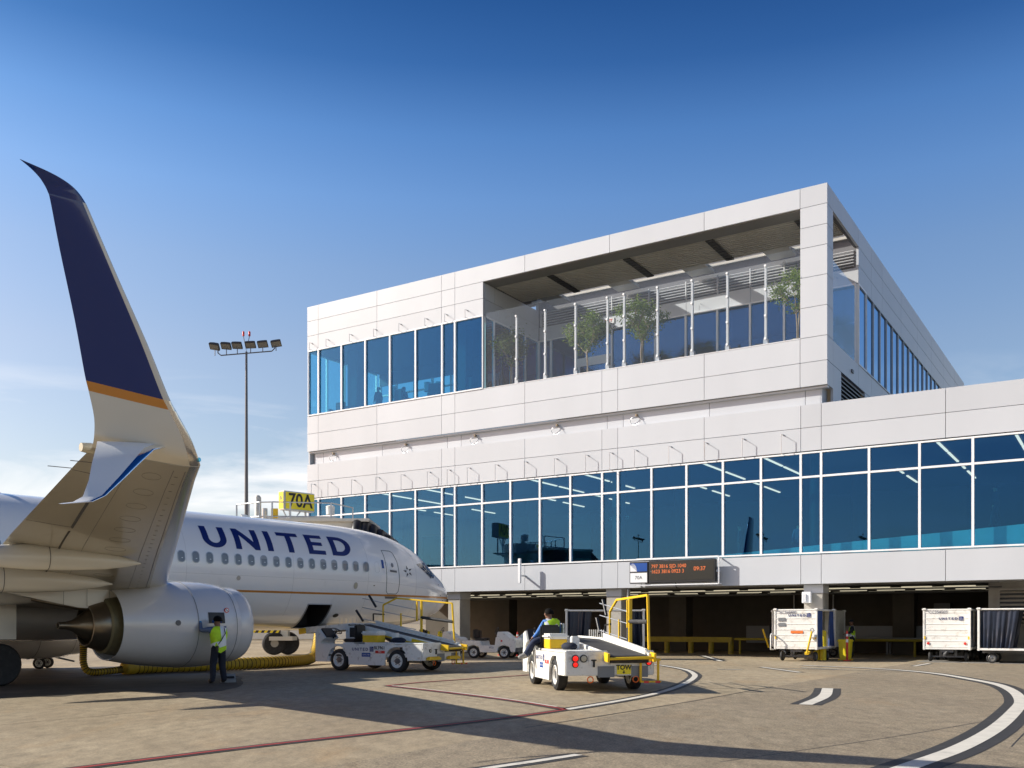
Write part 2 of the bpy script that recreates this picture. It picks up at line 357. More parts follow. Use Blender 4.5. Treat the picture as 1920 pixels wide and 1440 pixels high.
def smooth_path(pts, n=8):
    pts = [V(p[0], p[1], 0) for p in pts]; out = []
    P = [pts[0] * 2 - pts[1]] + pts + [pts[-1] * 2 - pts[-2]]
    for i in range(1, len(P) - 2):
        a, b, c, d = P[i - 1:i + 3]
        for k in range(n):
            t = k / n; out.append(.5 * ((2 * b) + (c - a) * t + (2 * a - 5 * b + 4 * c - d) * t * t + (3 * b - a - 3 * c + d) * t ** 3))
    return out + [pts[-1]]
def stripe(name, m, pts, w, z, curve=True, label=None, trim=0):
    ps = smooth_path(pts) if curve and len(pts) > 2 else [V(p[0], p[1], 0) for p in pts]
    mb = MB(); L = []; Rr = []
    for i, p in enumerate(ps):
        d = (ps[min(i + 1, len(ps) - 1)] - ps[max(i - 1, 0)]).normalized(); s = V(d.y, -d.x, 0)
        ww = w(i / (len(ps) - 1)) if callable(w) else w
        L.append(p - s * ww / 2 + V(0, 0, z)); Rr.append(p + s * ww / 2 + V(0, 0, z))
    n = len(ps); mb.add(L + Rr, [(i, i + 1, n + i + 1, n + i) for i in range(n - 1)])
    return tag(mb.build(name, m), kind='structure')
def line(pts, w=.15, bw_=.36, curve=True, m='paint_white', nm='white_road_line', under=True):
    if under: stripe('black_line_border', 'paint_black', pts, bw_, .007, curve)
    stripe(nm, m, pts, w, .011, curve)
curve1 = [(1.01, 18.04), (2.35, 20.31), (3.5, 22.69), (4.56, 25.7), (5.47, 29.04), (5.85, 31.23), (6.05, 33.77), (5.9, 36.3), (5.58, 38.21), (4.6, 41.5)]
line(curve1, .17, .42)
big = [(1.2, 6.6), (2.9, 8.9), (4.39, 10.76), (5.77, 12.46), (7.41, 14.82), (9.33, 17.93), (10.53, 20.03), (11.84, 22.87), (12.77, 25.47), (13.23, 27.92), (13.62, 30.89), (13.43, 33.38), (12.6, 35.4), (11.2, 37.2)]
line(big, .25, .62)
line([(5.79, 19.11), (6.88, 21.35), (7.83, 24.0)], .26, .62)
line([(-1.6, 9.2), (-.35, 10.6), (.25, 11.21), (.81, 11.8)], .13, .34)
red = [(-9, 5.2), (-4.77, 10.76), (-3.34, 12.63), (-1.75, 14.45), (0, 16.59), (1.01, 18.04)]
line(red, .10, .27, m='paint_red', nm='red_road_line')
line([(1.01, 18.04), (0, 20.17), (-1.49, 22.51), (-3.24, 25.03)], .10, .30, m='paint_red', nm='red_road_line')
stripe('white_road_line', 'paint_white', [(.86, 18.6), (-.02, 20.35), (-1.43, 22.62), (-3.1, 24.98)], .07, .015)
line([(-3.24, 25.03), (-2.35, 26.64), (0, 29.63), (2.3, 32.6)], .10, .2, m='paint_red', nm='red_road_line')
line([(9.63, 49.2), (9.3, 45), (8.96, 41.5)], .2, .5)
for p, q in (((7.25, 34.16), (8.04, 33.77)), ((9.24, 35.85), (9.49, 31.91)), ((10.6, 35.4), (11.6, 34.2))): line([p, q], .16, .36, False)
line([(9.6, 34.9), (13.3, 32.6)], .09, .2, False); line([(15.2, 36.6), (16.9, 39.2)], .16, .36, False)
stripe('pavement_patch', 'patch', [(9.2, 16.9), (10.7, 18.5)], .7, .005, False)
for a, b, c in (((2.4, 11.2), (8.5, 16.6), .02), ((.2, 14.9), (6.7, 24.8), .035), ((6.5, 12.6), (11.8, 21.5), .02)): stripe('crack_seal', 'paint_black', [a, (.5 * (a[0] + b[0]) + .12, .5 * (a[1] + b[1]) - .05), b], c, .005)

mat('wet_shade', (.085, .072, .056), .62, spec=.25, var=.35, vscale=1.2, dirt=(.2, .165, .12), dscale=.9, dlo=.55, dhi=.8, bump=.1, bscale=20)  # damp concrete patch, coloured dark to deepen the shade under the aircraft
wet_shade_pts = [(-18.9, 31.6), (-17.1, 34.6), (-14.2, 36.3), (-10.2, 33.0), (-7.7, 27.7), (-6.9, 23.6), (-7.8, 22.5), (-9.1, 22.9), (-9.95, 21.5), (-11.1, 21.0), (-12.2, 20.5), (-18, 24)]
wp = smooth_path(wet_shade_pts + wet_shade_pts[:1], 5)[:-1]
tag(MB().add([V(p.x + .12 * math.sin(3 * i), p.y + .15 * math.sin(5 * i), .006) for i, p in enumerate(wp)], [tuple(range(len(wp)))]).build('wet_shade_patch', 'wet_shade'), kind='structure')
# ------------------------------------------------------------------ terminal building (local: x along facade, y inward, z up)
T = thing('terminal_building', 'white panelled terminal with blue window bands and a glazed roof terrace at its corner', 'building', BO, BR)
Z = dict(roof=21.23, f1=20.32, f2=19.41, head=18.5, c1=17.17, c2=15.81, sill=14.46, p1=13.35, under=12.26, rec=11.46, q1=10.42, whead=9.32, trans=8.2, wsill=4.75, fas=3.39)
G = .011; TH = .11; AL = -31.64; AR = 24.0
def panel(a0, a1, z0, z1, b=0): return box('wall_panel', 'panel_white', T, a0 + G, a1 - G, b, b + TH, z0 + G, z1 - G)
def rowp(js, z0, z1, b=0):
    for i in range(len(js) - 1): panel(js[i], js[i + 1], z0, z1, b)
JT = [AL, -30.72, -26.02, -21.29, -20.37, -15.79, -10.77, -5.75, -1.2]
rowp(JT, Z['f1'], Z['roof'])
JU = [AL, -30.72, -26.02, -21.29, -20.37, -18.47]
rowp(JU, Z['f2'], Z['f1']); rowp(JU, Z['head'], Z['f2'])
JS = [AL, -30.72, -26.02, -21.29, -20.37, -15.79, -11.2, -10.31, -5.75, -1.2]
rowp(JS, Z['p1'], Z['sill']); rowp(JS, Z['under'], Z['p1'])
JR = [-31.3, -30.55, -25.85, -21.1, -20.15, -11.05, -10.15, -5.6, -1.05, -.35]
rowp(JR, Z['rec'], Z['under'], .3)
JL = [AL, -30.72, -26.02, -21.29, -20.37, -15.79, -11.2, -10.31, -5.75, -1.17, -.26, 4.85, 10.0, 15.1, 20.2, AR]
rowp(JL, Z['q1'], Z['rec']); rowp(JL, Z['whead'] + .05, Z['q1']); rowp(JL, Z['fas'], Z['wsill'] - .03)
# corner pier: a stack of box panels; top one carries the roof corner
def pier(z0, z1): box('wall_panel', 'panel_white', T, -1.2 + G, 0, 0, 1.02, z0 + G, z1 - G)
for z0, z1 in (('p1', 'sill'), ('sill', 'c2'), ('c2', 'c1'), ('c1', 'head'), ('head', 'f2'), ('f2', 'f1'), ('f1', 'roof'), ('under', 'p1')): pier(Z[z0], Z[z1])
# right hand side wall (in shade)
def spanel(b0, b1, z0, z1, a=0): box('wall_panel', 'panel_white', T, a - TH, a, b0 + G, b1 - G, z0 + G, z1 - G)
SB = [1.02, 5.94, 8.8, 11.4, 16.6, 21.8, 27, 32.2, 37.4, 42.6]
for i in range(len(SB) - 1):
    spanel(SB[i], SB[i + 1], Z['f1'], Z['roof'])
    if i: spanel(SB[i], SB[i + 1], Z['f2'], Z['f1']); spanel(SB[i], SB[i + 1], Z['head'], Z['f2'])
    spanel(SB[i], SB[i + 1], Z['p1'], Z['sill'])
    if i > 1: spanel(SB[i], SB[i + 1], Z['under'] - 1, Z['p1'])
spanel(1.02, 2.5, Z['rec'] - .3, Z['p1']); spanel(7.3, 8.8, Z['rec'] - .3, Z['p1'])
for i in range(9): MB().box(-.16, -.03, 2.5, 7.3, 11.55 + i * .2, 11.6 + i * .2, Matrix.Rotation(0, 4, 'X')).build('louver_blade', 'steel_dark', T)
box('louver_backing', 'black', T, -.3, -.2, 2.5, 7.3, 11.2, 13.35)
spanel(31.5, 42.6, Z['sill'], Z['head'])
# left end wall and roofs
box('end_wall', 'panel_white', T, AL, AL + .1, .12, 30, 3.39, 14.3); box('end_wall', 'panel_white', T, AL, AL + .1, .12, 6.6, 18.5, 21.2)
for b0, b1 in ((.16, 1.7), (1.7, 3.3), (3.3, 4.9), (4.9, 6.5)):
    o = MB().box(AL - .02, AL + .12, b0, b0 + .05, 14.3, 18.49).box(AL - .02, AL + .12, b1 - .05, b1, 14.3, 18.49).box(AL - .02, AL + .12, b0 + .05, b1 - .05, 18.41, 18.49).box(AL - .02, AL + .12, b0 + .05, b1 - .05, 14.3, 14.38).build('window', 'frame_white', T)
    MB().box(AL + .03, AL + .05, b0 + .05, b1 - .05, 14.38, 18.41).build('pane', 'glass_guard', o)
box('roof_slab', 'core_dark', T, AL + .15, -18.5, .15, 4.25, 20.9, 21.12); box('roof_slab', 'core_dark', T, -18.5, -.15, .26, 4.25, 20.5, 20.62); box('roof_slab', 'core_dark', T, -18.5, -.15, 5.8, 42, 20.9, 21.12); box('roof_slab', 'core_dark', T, AL + .15, -18.5, 4.25, 6.6, 20.9, 21.12)
for a in (-17.0, -12.6, -8.2, -3.8): box('roof_beam', 'deck', T, a - .55, a + .75, 4.25, 5.85, 20.46, 20.62)
box('roof_purlin', 'deck', T, -18.4, -.3, 4.98, 5.08, 20.47, 20.6)
box('low_roof_slab', 'core_dark', T, -.1, AR, .15, 30, 11.1, 11.32)
# structural core behind the panels
core = MB()
for a0, a1, z0, z1, b in ((AL + .12, -18.6, 18.55, 21.1, .13), (-18.6, -1.0, 20.36, 21.1, .13), (AL + .12, -.13, 12.3, 14.3, .13), (-31.2, -.4, 11.4, 12.3, .43), (AL + .12, AR, 9.4, 11.4, .13), (AL + .12, AR, 3.45, 4.68, .13)):
    core.box(a0, a1, b, b + .12, z0, z1)
core.box(-.26, -.125, 1.0, 42.5, 20.36, 21.1).box(-.26, -.125, 6, 42.5, 18.55, 20.36).box(-.26, -.125, .3, 42.5, 13.3, 14.4)
core.build('wall_core', 'core_dark', T)
box('underside', 'panel_white', T, AL + .02, -.02, .12, .42, 12.17, 12.25)
box('ledge', 'panel_white', T, AL + .02, -.3, .12, .42, 11.36, 11.45)
box('fascia_soffit', 'soffit', T, AL + .1, AR, .12, 1.3, 3.38, 3.44)
box('parapet_end', 'panel_white', T, -.42, -.31, .31, 1.2, 11.47, 12.24)

# ---- windows: each bay a frame with its own panes
def window(a0, a1, z0, z1, b=.06, trans=None, gl='glass_blue', fr='frame_white', w=.05, nm='window', frameparts=True):
    mb = MB(); f0, f1 = b - .1, b + .1
    mb.box(a0, a0 + w, f0, f1, z0, z1).box(a1 - w, a1, f0, f1, z0, z1)
    mb.box(a0 + w, a1 - w, f0, f1, z1 - .07, z1).box(a0 + w, a1 - w, f0, f1, z0, z0 + .07)
    if trans: mb.box(a0 + w, a1 - w, f0 + .004, f1, trans - .045, trans + .045)
    o = mb.build(nm, fr, T)
    for p, q in (((z0 + .07, trans - .045), (trans + .045, z1 - .07)) if trans else ((z0 + .07, z1 - .07),)):
        r1, r2 = random.uniform(-.006, .006), random.uniform(-.006, .006); mp_ = MB().box(a0 + w, a1 - w, b, b + .02, p, q)
        mp_.v = [(x, y + r1 * (1 if x > (a0 + a1) / 2 else -1) + r2 * (1 if z > (p + q) / 2 else -1), z) for x, y, z in mp_.v]; mp_.build('pane', gl, o)
    return o
def lin(a, b, n): return [a + (b - a) * i / n for i in range(n + 1)]
BAY = [-31.56] + lin(-30.69, -21.25, 5) + lin(-20.36, -11.18, 5) + lin(-10.29, -1.166, 5)
BAYL = BAY + [-.26] + [1.79 + 2.05 * i for i in range(0, 11)]
for i in range(len(BAYL) - 1): window(BAYL[i], BAYL[i + 1], Z['wsill'], Z['whead'], trans=Z['trans'])
UP = BAY[:7] + [-20.36, -18.47]
for i in range(len(UP) - 1): window(UP[i], UP[i + 1], Z['sill'], Z['head'])
# hanging brackets above each pane
def bracket(a, zt, h, out=.3):
    MB().tube([(a, -out, zt - .04), (a, -out, zt + h), (a + .0, -.02, zt + h)], .016, 6).sphere((a, -.03, zt + h), .035, 5).bar((a, -out, zt), (a, 0, zt), .02).build('bracket', 'galv', T, smooth=40)
for i in range(len(BAYL) - 1):
    if BAYL[i] < -1.2: bracket((BAYL[i] + BAYL[i + 1]) / 2 + .12, Z['whead'], .88)
for i in range(len(UP) - 1): bracket((UP[i] + UP[i + 1]) / 2 - .1, Z['head'], .42, .24)
# cable loops on the recessed band
for a in (-29.64, -24.01, -19.14, -13.93, -9.38):
    mb = MB().sphere((a, .2, 12.0), .075, 6).tube([(a, .3, 12.0), (a, .12, 12.0)], .05, 8)
    o = mb.build('wall_fitting', 'red', T, smooth=50); o.data.materials.clear(); o.data.materials.append(MATS['bark'])
    cs = [(a + .28 * math.cos(t) - .05, .2 + .05 * math.sin(2 * t), 11.72 + .2 * math.sin(t)) for t in [2 * math.pi * k / 14 + 1.3 for k in range(16)]]
    MB().tube([(a, .14, 11.98)] + cs, .014, 5).build('cable', 'galv', o)

# ---- roof terrace
box('terrace_floor', 'interior_floor', T, -18.5, -.12, .12, 5.9, 14.2, 14.35)
box('coping', 'frame_white', T, -18.47, -1.2, -.015, .16, 14.447, 14.475)
box('soffit_band', 'soffit', T, -18.47, -.12, .13, 1.1, 20.3, 20.35)
nb = 13; deck = MB()
for i in range(nb):
    b0 = 1.12 + i * (3.12 / nb)
    deck.box(-18.45, -.3, b0, b0 + .12, 20.33, 20.46).box(-18.45, -.3, b0 + .12, b0 + .24, 20.44, 20.47)
deck.build('soffit_deck', 'deck', T)
for a in (-14.9, -10.4, -5.95, -1.6):
    for i in range(9):
        b0 = 1.15 + i * .345
        box('soffit_grille', 'perf', T, a - .2, a + .2, b0, b0 + .28, 20.28, 20.315)
# return wall of the terrace (left)
for z0, z1, jb in ((Z['f2'], Z['f1'] - .02, (.13, 1.1, 5.9)), (Z['head'], Z['f2'], (.13, 5.9))):
    for i in range(len(jb) - 1): box('wall_panel', 'panel_white', T, -18.57, -18.46, jb[i] + G, jb[i + 1] - G, z0 + G, z1 - G)
for b0, b1 in ((.2, 1.1), (1.1, 2.9), (2.9, 4.4), (4.4, 5.9)):
    mb = MB().box(-18.58, -18.44, b0, b0 + .05, 14.35, 18.5).box(-18.58, -18.44, b1 - .05, b1, 14.35, 18.5).box(-18.58, -18.44, b0, b1, 18.42, 18.5)
    o = mb.build('window', 'frame_white', T); MB().box(-18.52, -18.5, b0 + .05, b1 - .05, 14.35, 18.42).build('pane', 'glass_blue', o)
for b in (1.0, 2.2, 3.6, 5.0): MB().tube([(-18.1, b, 18.55), (-18.1, b, 18.95), (-18.44, b, 18.95)], .014, 6).build('bracket', 'galv', T)
# back wall of the terrace
BB = 5.94; TA = [-18.44, -17.6, -15.9, -13.6, -11.7, -10.9, -9.1, -7.3, -5.5, -3.7, -1.9, -.12]
for i in range(len(TA) - 1):
    window(TA[i], TA[i + 1], 14.35, Z['head'], b=BB, trans=None if i != 2 else 17.0)
    if i % 2 == 0: MB().tube([((TA[i] + TA[i + 1]) / 2, BB - .3, 18.5), ((TA[i] + TA[i + 1]) / 2, BB - .3, 18.9), ((TA[i] + TA[i + 1]) / 2, BB, 18.9)], .014, 6).build('bracket', 'galv', T)
door = MB().box(-15.8, -13.7, BB - .13, BB - .11, 16.55, 16.95).box(-15.75, -15.6, BB - .13, BB - .11, 14.35, 16.55).box(-13.9, -13.75, BB - .13, BB - .11, 14.35, 16.55).build('sliding_door', 'frame_white', T)
MB().box(-15.6, -13.9, BB - .12, BB - .1, 14.36, 16.55).build('pane', 'glass_blue', door)
for a0, a1 in zip([-18.44, -13.6, -9.1, -5.5, -1.9], [-13.6, -9.1, -5.5, -1.9, 0]): box('wall_panel', 'panel_white', T, a0 + G, a1 - G, BB, BB + TH, Z['head'] + G, Z['f2'] - .1)
lb = [-18.3, -15.9, -13.6, -11.3, -9.1, -7.3, -5.5, -3.7, -1.9, -.2]
for i in range(len(lb) - 1):
    for k in range(6): MB().box(lb[i] + .03, lb[i + 1] - .03, BB - .05, BB + .07, -.014, .014, Matrix.Translation((0, 0, 19.42 + k * .15)) ).build('louver_blade', 'louver', T)
    box('louver_post', 'louver', T, lb[i] - .03, lb[i] + .03, BB - .06, BB + .1, 19.33, 20.3)
box('louver_backing', 'core_dark', T, -18.6, -.12, BB + .16, BB + .22, 18.5, 20.9)
# end of terrace seen through the side opening
box('exit_sign', 'sign_white', T, -14.1, -13.45, BB - .05, BB, 18.78, 19.08)
textmesh('EXIT', .24, frame((-13.78, BB - .056, 18.93), (1, 0, 0), (0, 0, 1)), 'red', 'lettering', T, bold=.006)
# glass screen: posts with clamps, one sheet between each pair
PA = [-18.3, -16.39, -14.61, -12.79, -10.95, -10.02, -8.21, -6.41, -4.65, -2.82, -1.23]
for i, a in enumerate(PA):
    if i < len(PA) - 1: box('screen_glass', 'glass_guard', T, a + .012, PA[i + 1] - .012, .05, .066, 14.49, 18.58)
    if 0 < i < len(PA) - 1:
        p = box('screen_post', 'louver', T, a - .05, a + .05, .1, .22, 14.4, 18.15)
        for z in (14.75, 15.8, 17.0, 18.1): MB().tube([(a, .03, z), (a, .13, z)], .055, 8).build('clamp', 'frame_white', p, smooth=40)
        box('foot', 'galv', p, a - .1, a + .1, .09, .27, 14.4, 14.72)
for b0, b1 in ((1.1, 3.4), (3.42, 5.8)): box('screen_glass', 'glass_guard', T, -.09, -.074, b0, b1, 14.5, 18.2)
# side windows
SW = [5.96] + [6.0 + 1.62 * i for i in range(1, 17)]
for i in range(len(SW) - 1):
    mb = MB().box(-.12, .03, SW[i], SW[i] + .05, 14.46, 18.5).box(-.12, .03, SW[i + 1] - .05, SW[i + 1], 14.46, 18.5).box(-.12, .03, SW[i] + .05, SW[i + 1] - .05, 18.42, 18.5).box(-.12, .03, SW[i] + .05, SW[i + 1] - .05, 14.46, 14.53)
    o = mb.build('window', 'frame_grey' if i else 'frame_white', T); MB().box(-.06, -.04, SW[i] + .05, SW[i + 1] - .05, 14.53, 18.42).build('pane', 'glass_side', o)
box('wall_fitting', 'steel_dark', T, 0, .06, 4.4, 4.75, 13.75, 13.9)

# ---- interiors behind the glass
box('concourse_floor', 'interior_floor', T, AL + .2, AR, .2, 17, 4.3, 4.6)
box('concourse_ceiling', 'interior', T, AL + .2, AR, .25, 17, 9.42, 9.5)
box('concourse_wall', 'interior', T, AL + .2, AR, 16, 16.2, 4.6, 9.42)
for a in (-30.9, -20.8, -10.74, -.7, 9.4):
    MB().tube([(a, 1.0, 4.6), (a, 1.0, 9.42)], .34, 16, cap=False).build('column', 'interior', T, smooth=60)
    MB().tube([(a, 9.0, 4.6), (a, 9.0, 9.42)], .34, 16, cap=False).build('column', 'interior', T, smooth=60)
for k, a in enumerate([-29.5, -26.3, -23.0, -19.2, -15.9, -12.6, -9.2, -6.1, -3.1, 1.5, 4.4, 7.4, 10.5, 14]):
    for b0, b1 in ((.7, 3.6), (3.9, 6.8), (7.6, 9.2), (10.2, 13)):
        if (k + int(b0)) % 3: box('ceiling_light', 'lamp_on', T, a - .05, a + .05, b0, b1, 9.36, 9.41)
mb = MB(); mb.prism([(-9.97, 4.6), (14, 4.6), (14, 6.0), (7.75, 5.67)], lambda u, v, t: V(u, t, v), .55, .7); mb.build('ramp_wall', 'frame_white', T)
for a in (-27.5, -24.2, -14.2): box('booth', 'interior', T, a - .8, a + .8, 3.0, 3.6, 4.6, 6.9)
for a, b in ((-25.5, 2.0), (-22.2, 2.6), (-17.5, 3.0)):
    o = box('counter', 'interior', T, a - .7, a + .7, b, b + .6, 4.6, 5.6)
for i in range(9): MB().tube([(-25 + i * 1.9, 1.3, 4.6), (-25 + i * 1.9, 1.3, 5.6)], .03, 6).build('queue_post', 'interior_dark', T)
for a, s in ((-13.9, 'Visual ←'), ): pass
box('hanging_sign', 'interior_dark', T, -14.6, -13.2, 2.4, 2.46, 7.0, 7.6); box('hanging_sign', 'interior_dark', T, -12.9, -10.9, 3.4, 3.46, 7.05, 7.55)
textmesh('Gates 70-77', .24, frame((-11.9, 3.39, 7.3), (1, 0, 0), (0, 0, 1)), 'frame_white', 'lettering', T)
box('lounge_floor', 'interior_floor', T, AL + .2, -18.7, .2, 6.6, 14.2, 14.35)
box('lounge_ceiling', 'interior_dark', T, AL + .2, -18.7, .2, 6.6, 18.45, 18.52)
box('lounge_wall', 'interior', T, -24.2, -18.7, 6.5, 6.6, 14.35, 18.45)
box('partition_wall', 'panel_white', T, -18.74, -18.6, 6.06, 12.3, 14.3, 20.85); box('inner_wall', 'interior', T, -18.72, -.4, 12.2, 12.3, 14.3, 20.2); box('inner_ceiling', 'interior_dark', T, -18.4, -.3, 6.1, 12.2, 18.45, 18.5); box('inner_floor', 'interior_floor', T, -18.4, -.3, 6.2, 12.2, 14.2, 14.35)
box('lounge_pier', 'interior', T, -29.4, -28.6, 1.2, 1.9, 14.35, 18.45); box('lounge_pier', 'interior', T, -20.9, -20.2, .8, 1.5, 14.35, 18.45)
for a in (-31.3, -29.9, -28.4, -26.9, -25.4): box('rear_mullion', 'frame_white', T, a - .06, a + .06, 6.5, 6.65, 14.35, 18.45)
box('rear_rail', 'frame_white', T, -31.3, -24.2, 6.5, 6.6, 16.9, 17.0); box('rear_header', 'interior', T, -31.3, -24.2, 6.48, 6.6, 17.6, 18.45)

# ---- baggage bay under the building
def column(a0, a1, b0, b1):
    o = box('column', 'concrete_wall', T, a0, a1, b0, b1, 0, 3.0, bevel=.02); box('column_head', 'panel_white', o, a0 - .01, a1 + .01, b0 - .01, b1 + .01, 3.0, 3.45); return o
for a in (-31.4, -21.1, -11.12, -1.12): column(a, a + .84, .35, 1.35)
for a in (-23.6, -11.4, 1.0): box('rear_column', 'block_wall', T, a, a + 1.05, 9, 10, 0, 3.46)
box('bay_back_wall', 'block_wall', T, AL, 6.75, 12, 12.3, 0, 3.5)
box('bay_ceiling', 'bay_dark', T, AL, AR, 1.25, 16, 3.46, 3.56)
VB = 2.6; vw = MB().box(6.15, 14, .3, .7, 0, 3.44).build('vent_wall', 'concrete_wall', T); vw.location = (0, VB, 0)
fr = MB().box(6.5, 9.6, .2, .3, 1.5, 1.62).box(6.5, 9.6, .2, .3, 3.05, 3.17).box(6.5, 6.6, .2, .3, 1.62, 3.05).box(9.5, 9.6, .2, .3, 1.62, 3.05).build('vent_frame', 'concrete_wall', vw)
for i in range(8): MB().box(6.6, 9.5, -.07, .07, -.012, .012, Matrix.Translation((0, .26, 1.72 + i * .18)) @ Matrix.Rotation(R(38), 4, 'X')).build('vent_blade', 'tan', vw)
box('vent_backing', 'black', vw, 6.55, 9.55, .285, .297, 1.55, 3.1)
box('side_wall', 'block_wall', T, 6.3, 6.6, 3.4, 12, 0, 3.4)
k = 0
for b in (2.0, 3.2, 5.4, 8.0):
    for i in range(22):
        a = -30.5 + i * 1.75 + (k % 2) * .8
        if a < 6: 
            o = MB().box(a, a + 1.25, b - .09, b + .09, 3.22, 3.27).build('tube_light', 'tube_off', T)
            MB().box(a, a + 1.25, b - .12, b + .12, 3.275, 3.31).build('reflector', 'bay_dark', o)
    k += 1
for b, z, r in ((1.6, 3.38, .03), (2.6, 3.2, .035), (3.9, 3.3, .05), (6.2, 3.15, .06)): MB().tube([(AL + .5, b, z), (6.7, b, z)], r, 8).build('ceiling_pipe', 'steel_dark', T, smooth=60)
for a in (-4.9, -4.2, -3.8, -3.5, -3.1, -2.7): MB().tube([(a, 11.8, 0.9), (a, 11.8, 3.4)], .04, 8).build('wall_conduit', 'galv', T, smooth=60)
for a0, a1, z0, z1 in ((-7.6, -6.2, .5, 1.5), (-6.1, -4.8, .55, 1.9), (2.6, 3.4, 1.3, 2.7)):
    box('wall_cabinet', 'grey_plate', T, a0, a1, 11.4, 11.98, z0, z1, bevel=.02)
for a in (-20.9, ): pass
o = MB().tube([(-9.9, .36, 3.5), (-9.9, .32, 3.15), (-9.9, .32, 0.2)], .05, 8).build('drain_pipe', 'galv', T, smooth=50)
# junction box and lamp on the pier at the cart stand
fx = box('junction_box', 'frame_white', T, -1.15, -.75, .1, .35, 2.55, 3.05, bevel=.015); box('cover', 'louver', fx, -1.1, -.95, .04, .1, 2.6, 2.95)
# tall thin antenna panel standing off the fascia
an = box('antenna_panel', 'frame_white', T, -15.84, -15.68, -.62, -.5, 3.75, 5.05, bevel=.02); MB().bar((-15.76, -.5, 4.15), (-15.76, 0, 4.15), .08).build('bracket', 'galv', an)
# ------------------------------------------------------------------ airliner (local: x aft from the nose, y starboard, z up)
AR_ = math.atan2(-.7563, -.6542)
A = thing('airliner', 'white twin-engine airliner parked nose-in at the gate with navy winglet', 'airplane', (-2.91, 41.88, 0), AR_)
FS = [  # x, top, bottom, half width, height of widest point
 (0, 2.80, 2.80, 0, 2.80), (.06, 2.95, 2.65, .17, 2.80), (.15, 3.07, 2.52, .30, 2.80), (.4, 3.31, 2.28, .54, 2.83), (.8, 3.59, 2.04, .81, 2.90), (1.2, 3.82, 1.88, 1.01, 2.98), (1.6, 4.05, 1.76, 1.17, 3.05),
 (2.0, 4.38, 1.67, 1.31, 3.12), (2.4, 4.66, 1.60, 1.43, 3.18), (2.87, 4.87, 1.54, 1.54, 3.25), (3.4, 5.04, 1.49, 1.64, 3.32), (4.0, 5.18, 1.45, 1.73, 3.38), (5, 5.31, 1.40, 1.82, 3.45),
 (6, 5.37, 1.38, 1.865, 3.48), (7.0, 5.39, 1.37, 1.88, 3.5), (24, 5.39, 1.37, 1.88, 3.5), (26, 5.39, 1.50, 1.87, 3.5), (28, 5.39, 1.85, 1.80, 3.55), (30, 5.39, 2.35, 1.64, 3.7), (32, 5.38, 2.95, 1.38, 3.9), (34, 5.36, 3.55, 1.06, 4.2), (36, 5.32, 4.1, .68, 4.6), (37.6, 5.2, 4.6, .3, 4.85), (38, 5.1, 4.75, .14, 4.9)]
def cr_interp(x):
    i = 0
    while i < len(FS) - 2 and FS[i + 1][0] < x: i += 1
    p0 = FS[max(i - 1, 0)]; p1 = FS[i]; p2 = FS[i + 1]; p3 = FS[min(i + 2, len(FS) - 1)]
    h = p2[0] - p1[0]; t = (x - p1[0]) / h
    out = []
    for k in range(1, 5):
        m1 = (p2[k] - p0[k]) / max(p2[0] - p0[0], 1e-6) * h; m2 = (p3[k] - p1[k]) / max(p3[0] - p1[0], 1e-6) * h
        d = p2[k] - p1[k]
        m1 = max(min(m1, 3 * d), 0) if d >= 0 else min(max(m1, 3 * d), 0); m2 = max(min(m2, 3 * d), 0) if d >= 0 else min(max(m2, 3 * d), 0)
        out.append((2 * t ** 3 - 3 * t * t + 1) * p1[k] + (t ** 3 - 2 * t * t + t) * m1 + (-2 * t ** 3 + 3 * t * t) * p2[k] + (t ** 3 - t * t) * m2)
    return out
def surf(x, z):
    zt, zb, hw, zm = cr_interp(x); h = (zt - zm) if z > zm else (zm - zb)
    q = max(0, 1 - ((z - zm) / max(h, 1e-4)) ** 2); return hw * math.sqrt(q)
NR = 64
CX0, CX1 = 7.4, 8.45                      # forward cargo hatch
xs = sorted(set([0.0, .02, .06, .1, .15, .22, .3, .4, .55, .7, .85] + [1 + .2 * i for i in range(15)] + [4, 4.5, 5, 5.5, 6, 6.6, CX0, CX1] + [9.5 + i for i in range(29)] + [38.0]))
rings = []
for x in xs:
    zt, zb, hw, zm = cr_interp(x); ring = []
    for k in range(NR):
        t = 2 * math.pi * k / NR; c = math.cos(t); ring.append(V(x, hw * math.sin(t), zm + c * ((zt - zm) if c > 0 else (zm - zb))))
    rings.append(ring)
KH = (22, 29)                              # ring steps cut away for the hatch (starboard, low)
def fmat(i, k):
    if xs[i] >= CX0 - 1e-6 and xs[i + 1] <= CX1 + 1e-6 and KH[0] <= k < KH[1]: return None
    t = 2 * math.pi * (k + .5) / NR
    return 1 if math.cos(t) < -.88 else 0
fus = MB().loft(rings, fm=fmat).build('fuselage', ['ac_white', 'ac_belly'], A, smooth=80)
# cargo hold behind the hatch
zt, zb, hw, zm = cr_interp(8)
def rp(k, r=1.0, x=8): 
    t = 2 * math.pi * k / NR; c = math.cos(t); return V(x, r * hw * math.sin(t), zm + r * c * ((zt - zm) if c > 0 else (zm - zb)))
hold = MB(); inner = []
for x in (CX0, CX1): inner.append([rp(k, .985, x) for k in range(KH[0], KH[1] + 1)] + [V(x, .1, 1.55), V(x, .1, 2.4)])
hold.loft([[*r] for r in inner], cap=False, closed=True, fm=lambda i, k: None if k < KH[1] - KH[0] else 0)
n_ = len(inner[0]); hold.add(inner[0], [tuple(range(n_))]).add(inner[1], [tuple(range(n_))])
hold.build('cargo_hold', 'nozzle_dark', A)
hf = MB()
for x in (CX0, CX1): hf.tube([rp(k, 1.004, x) for k in range(KH[0], KH[1] + 1)], .022, 6)
for k in KH: hf.tube([rp(k, 1.004, CX0), rp(k, 1.004, CX1)], .022, 6)
hf.build('hatch_frame', 'ac_frame', A, smooth=60)
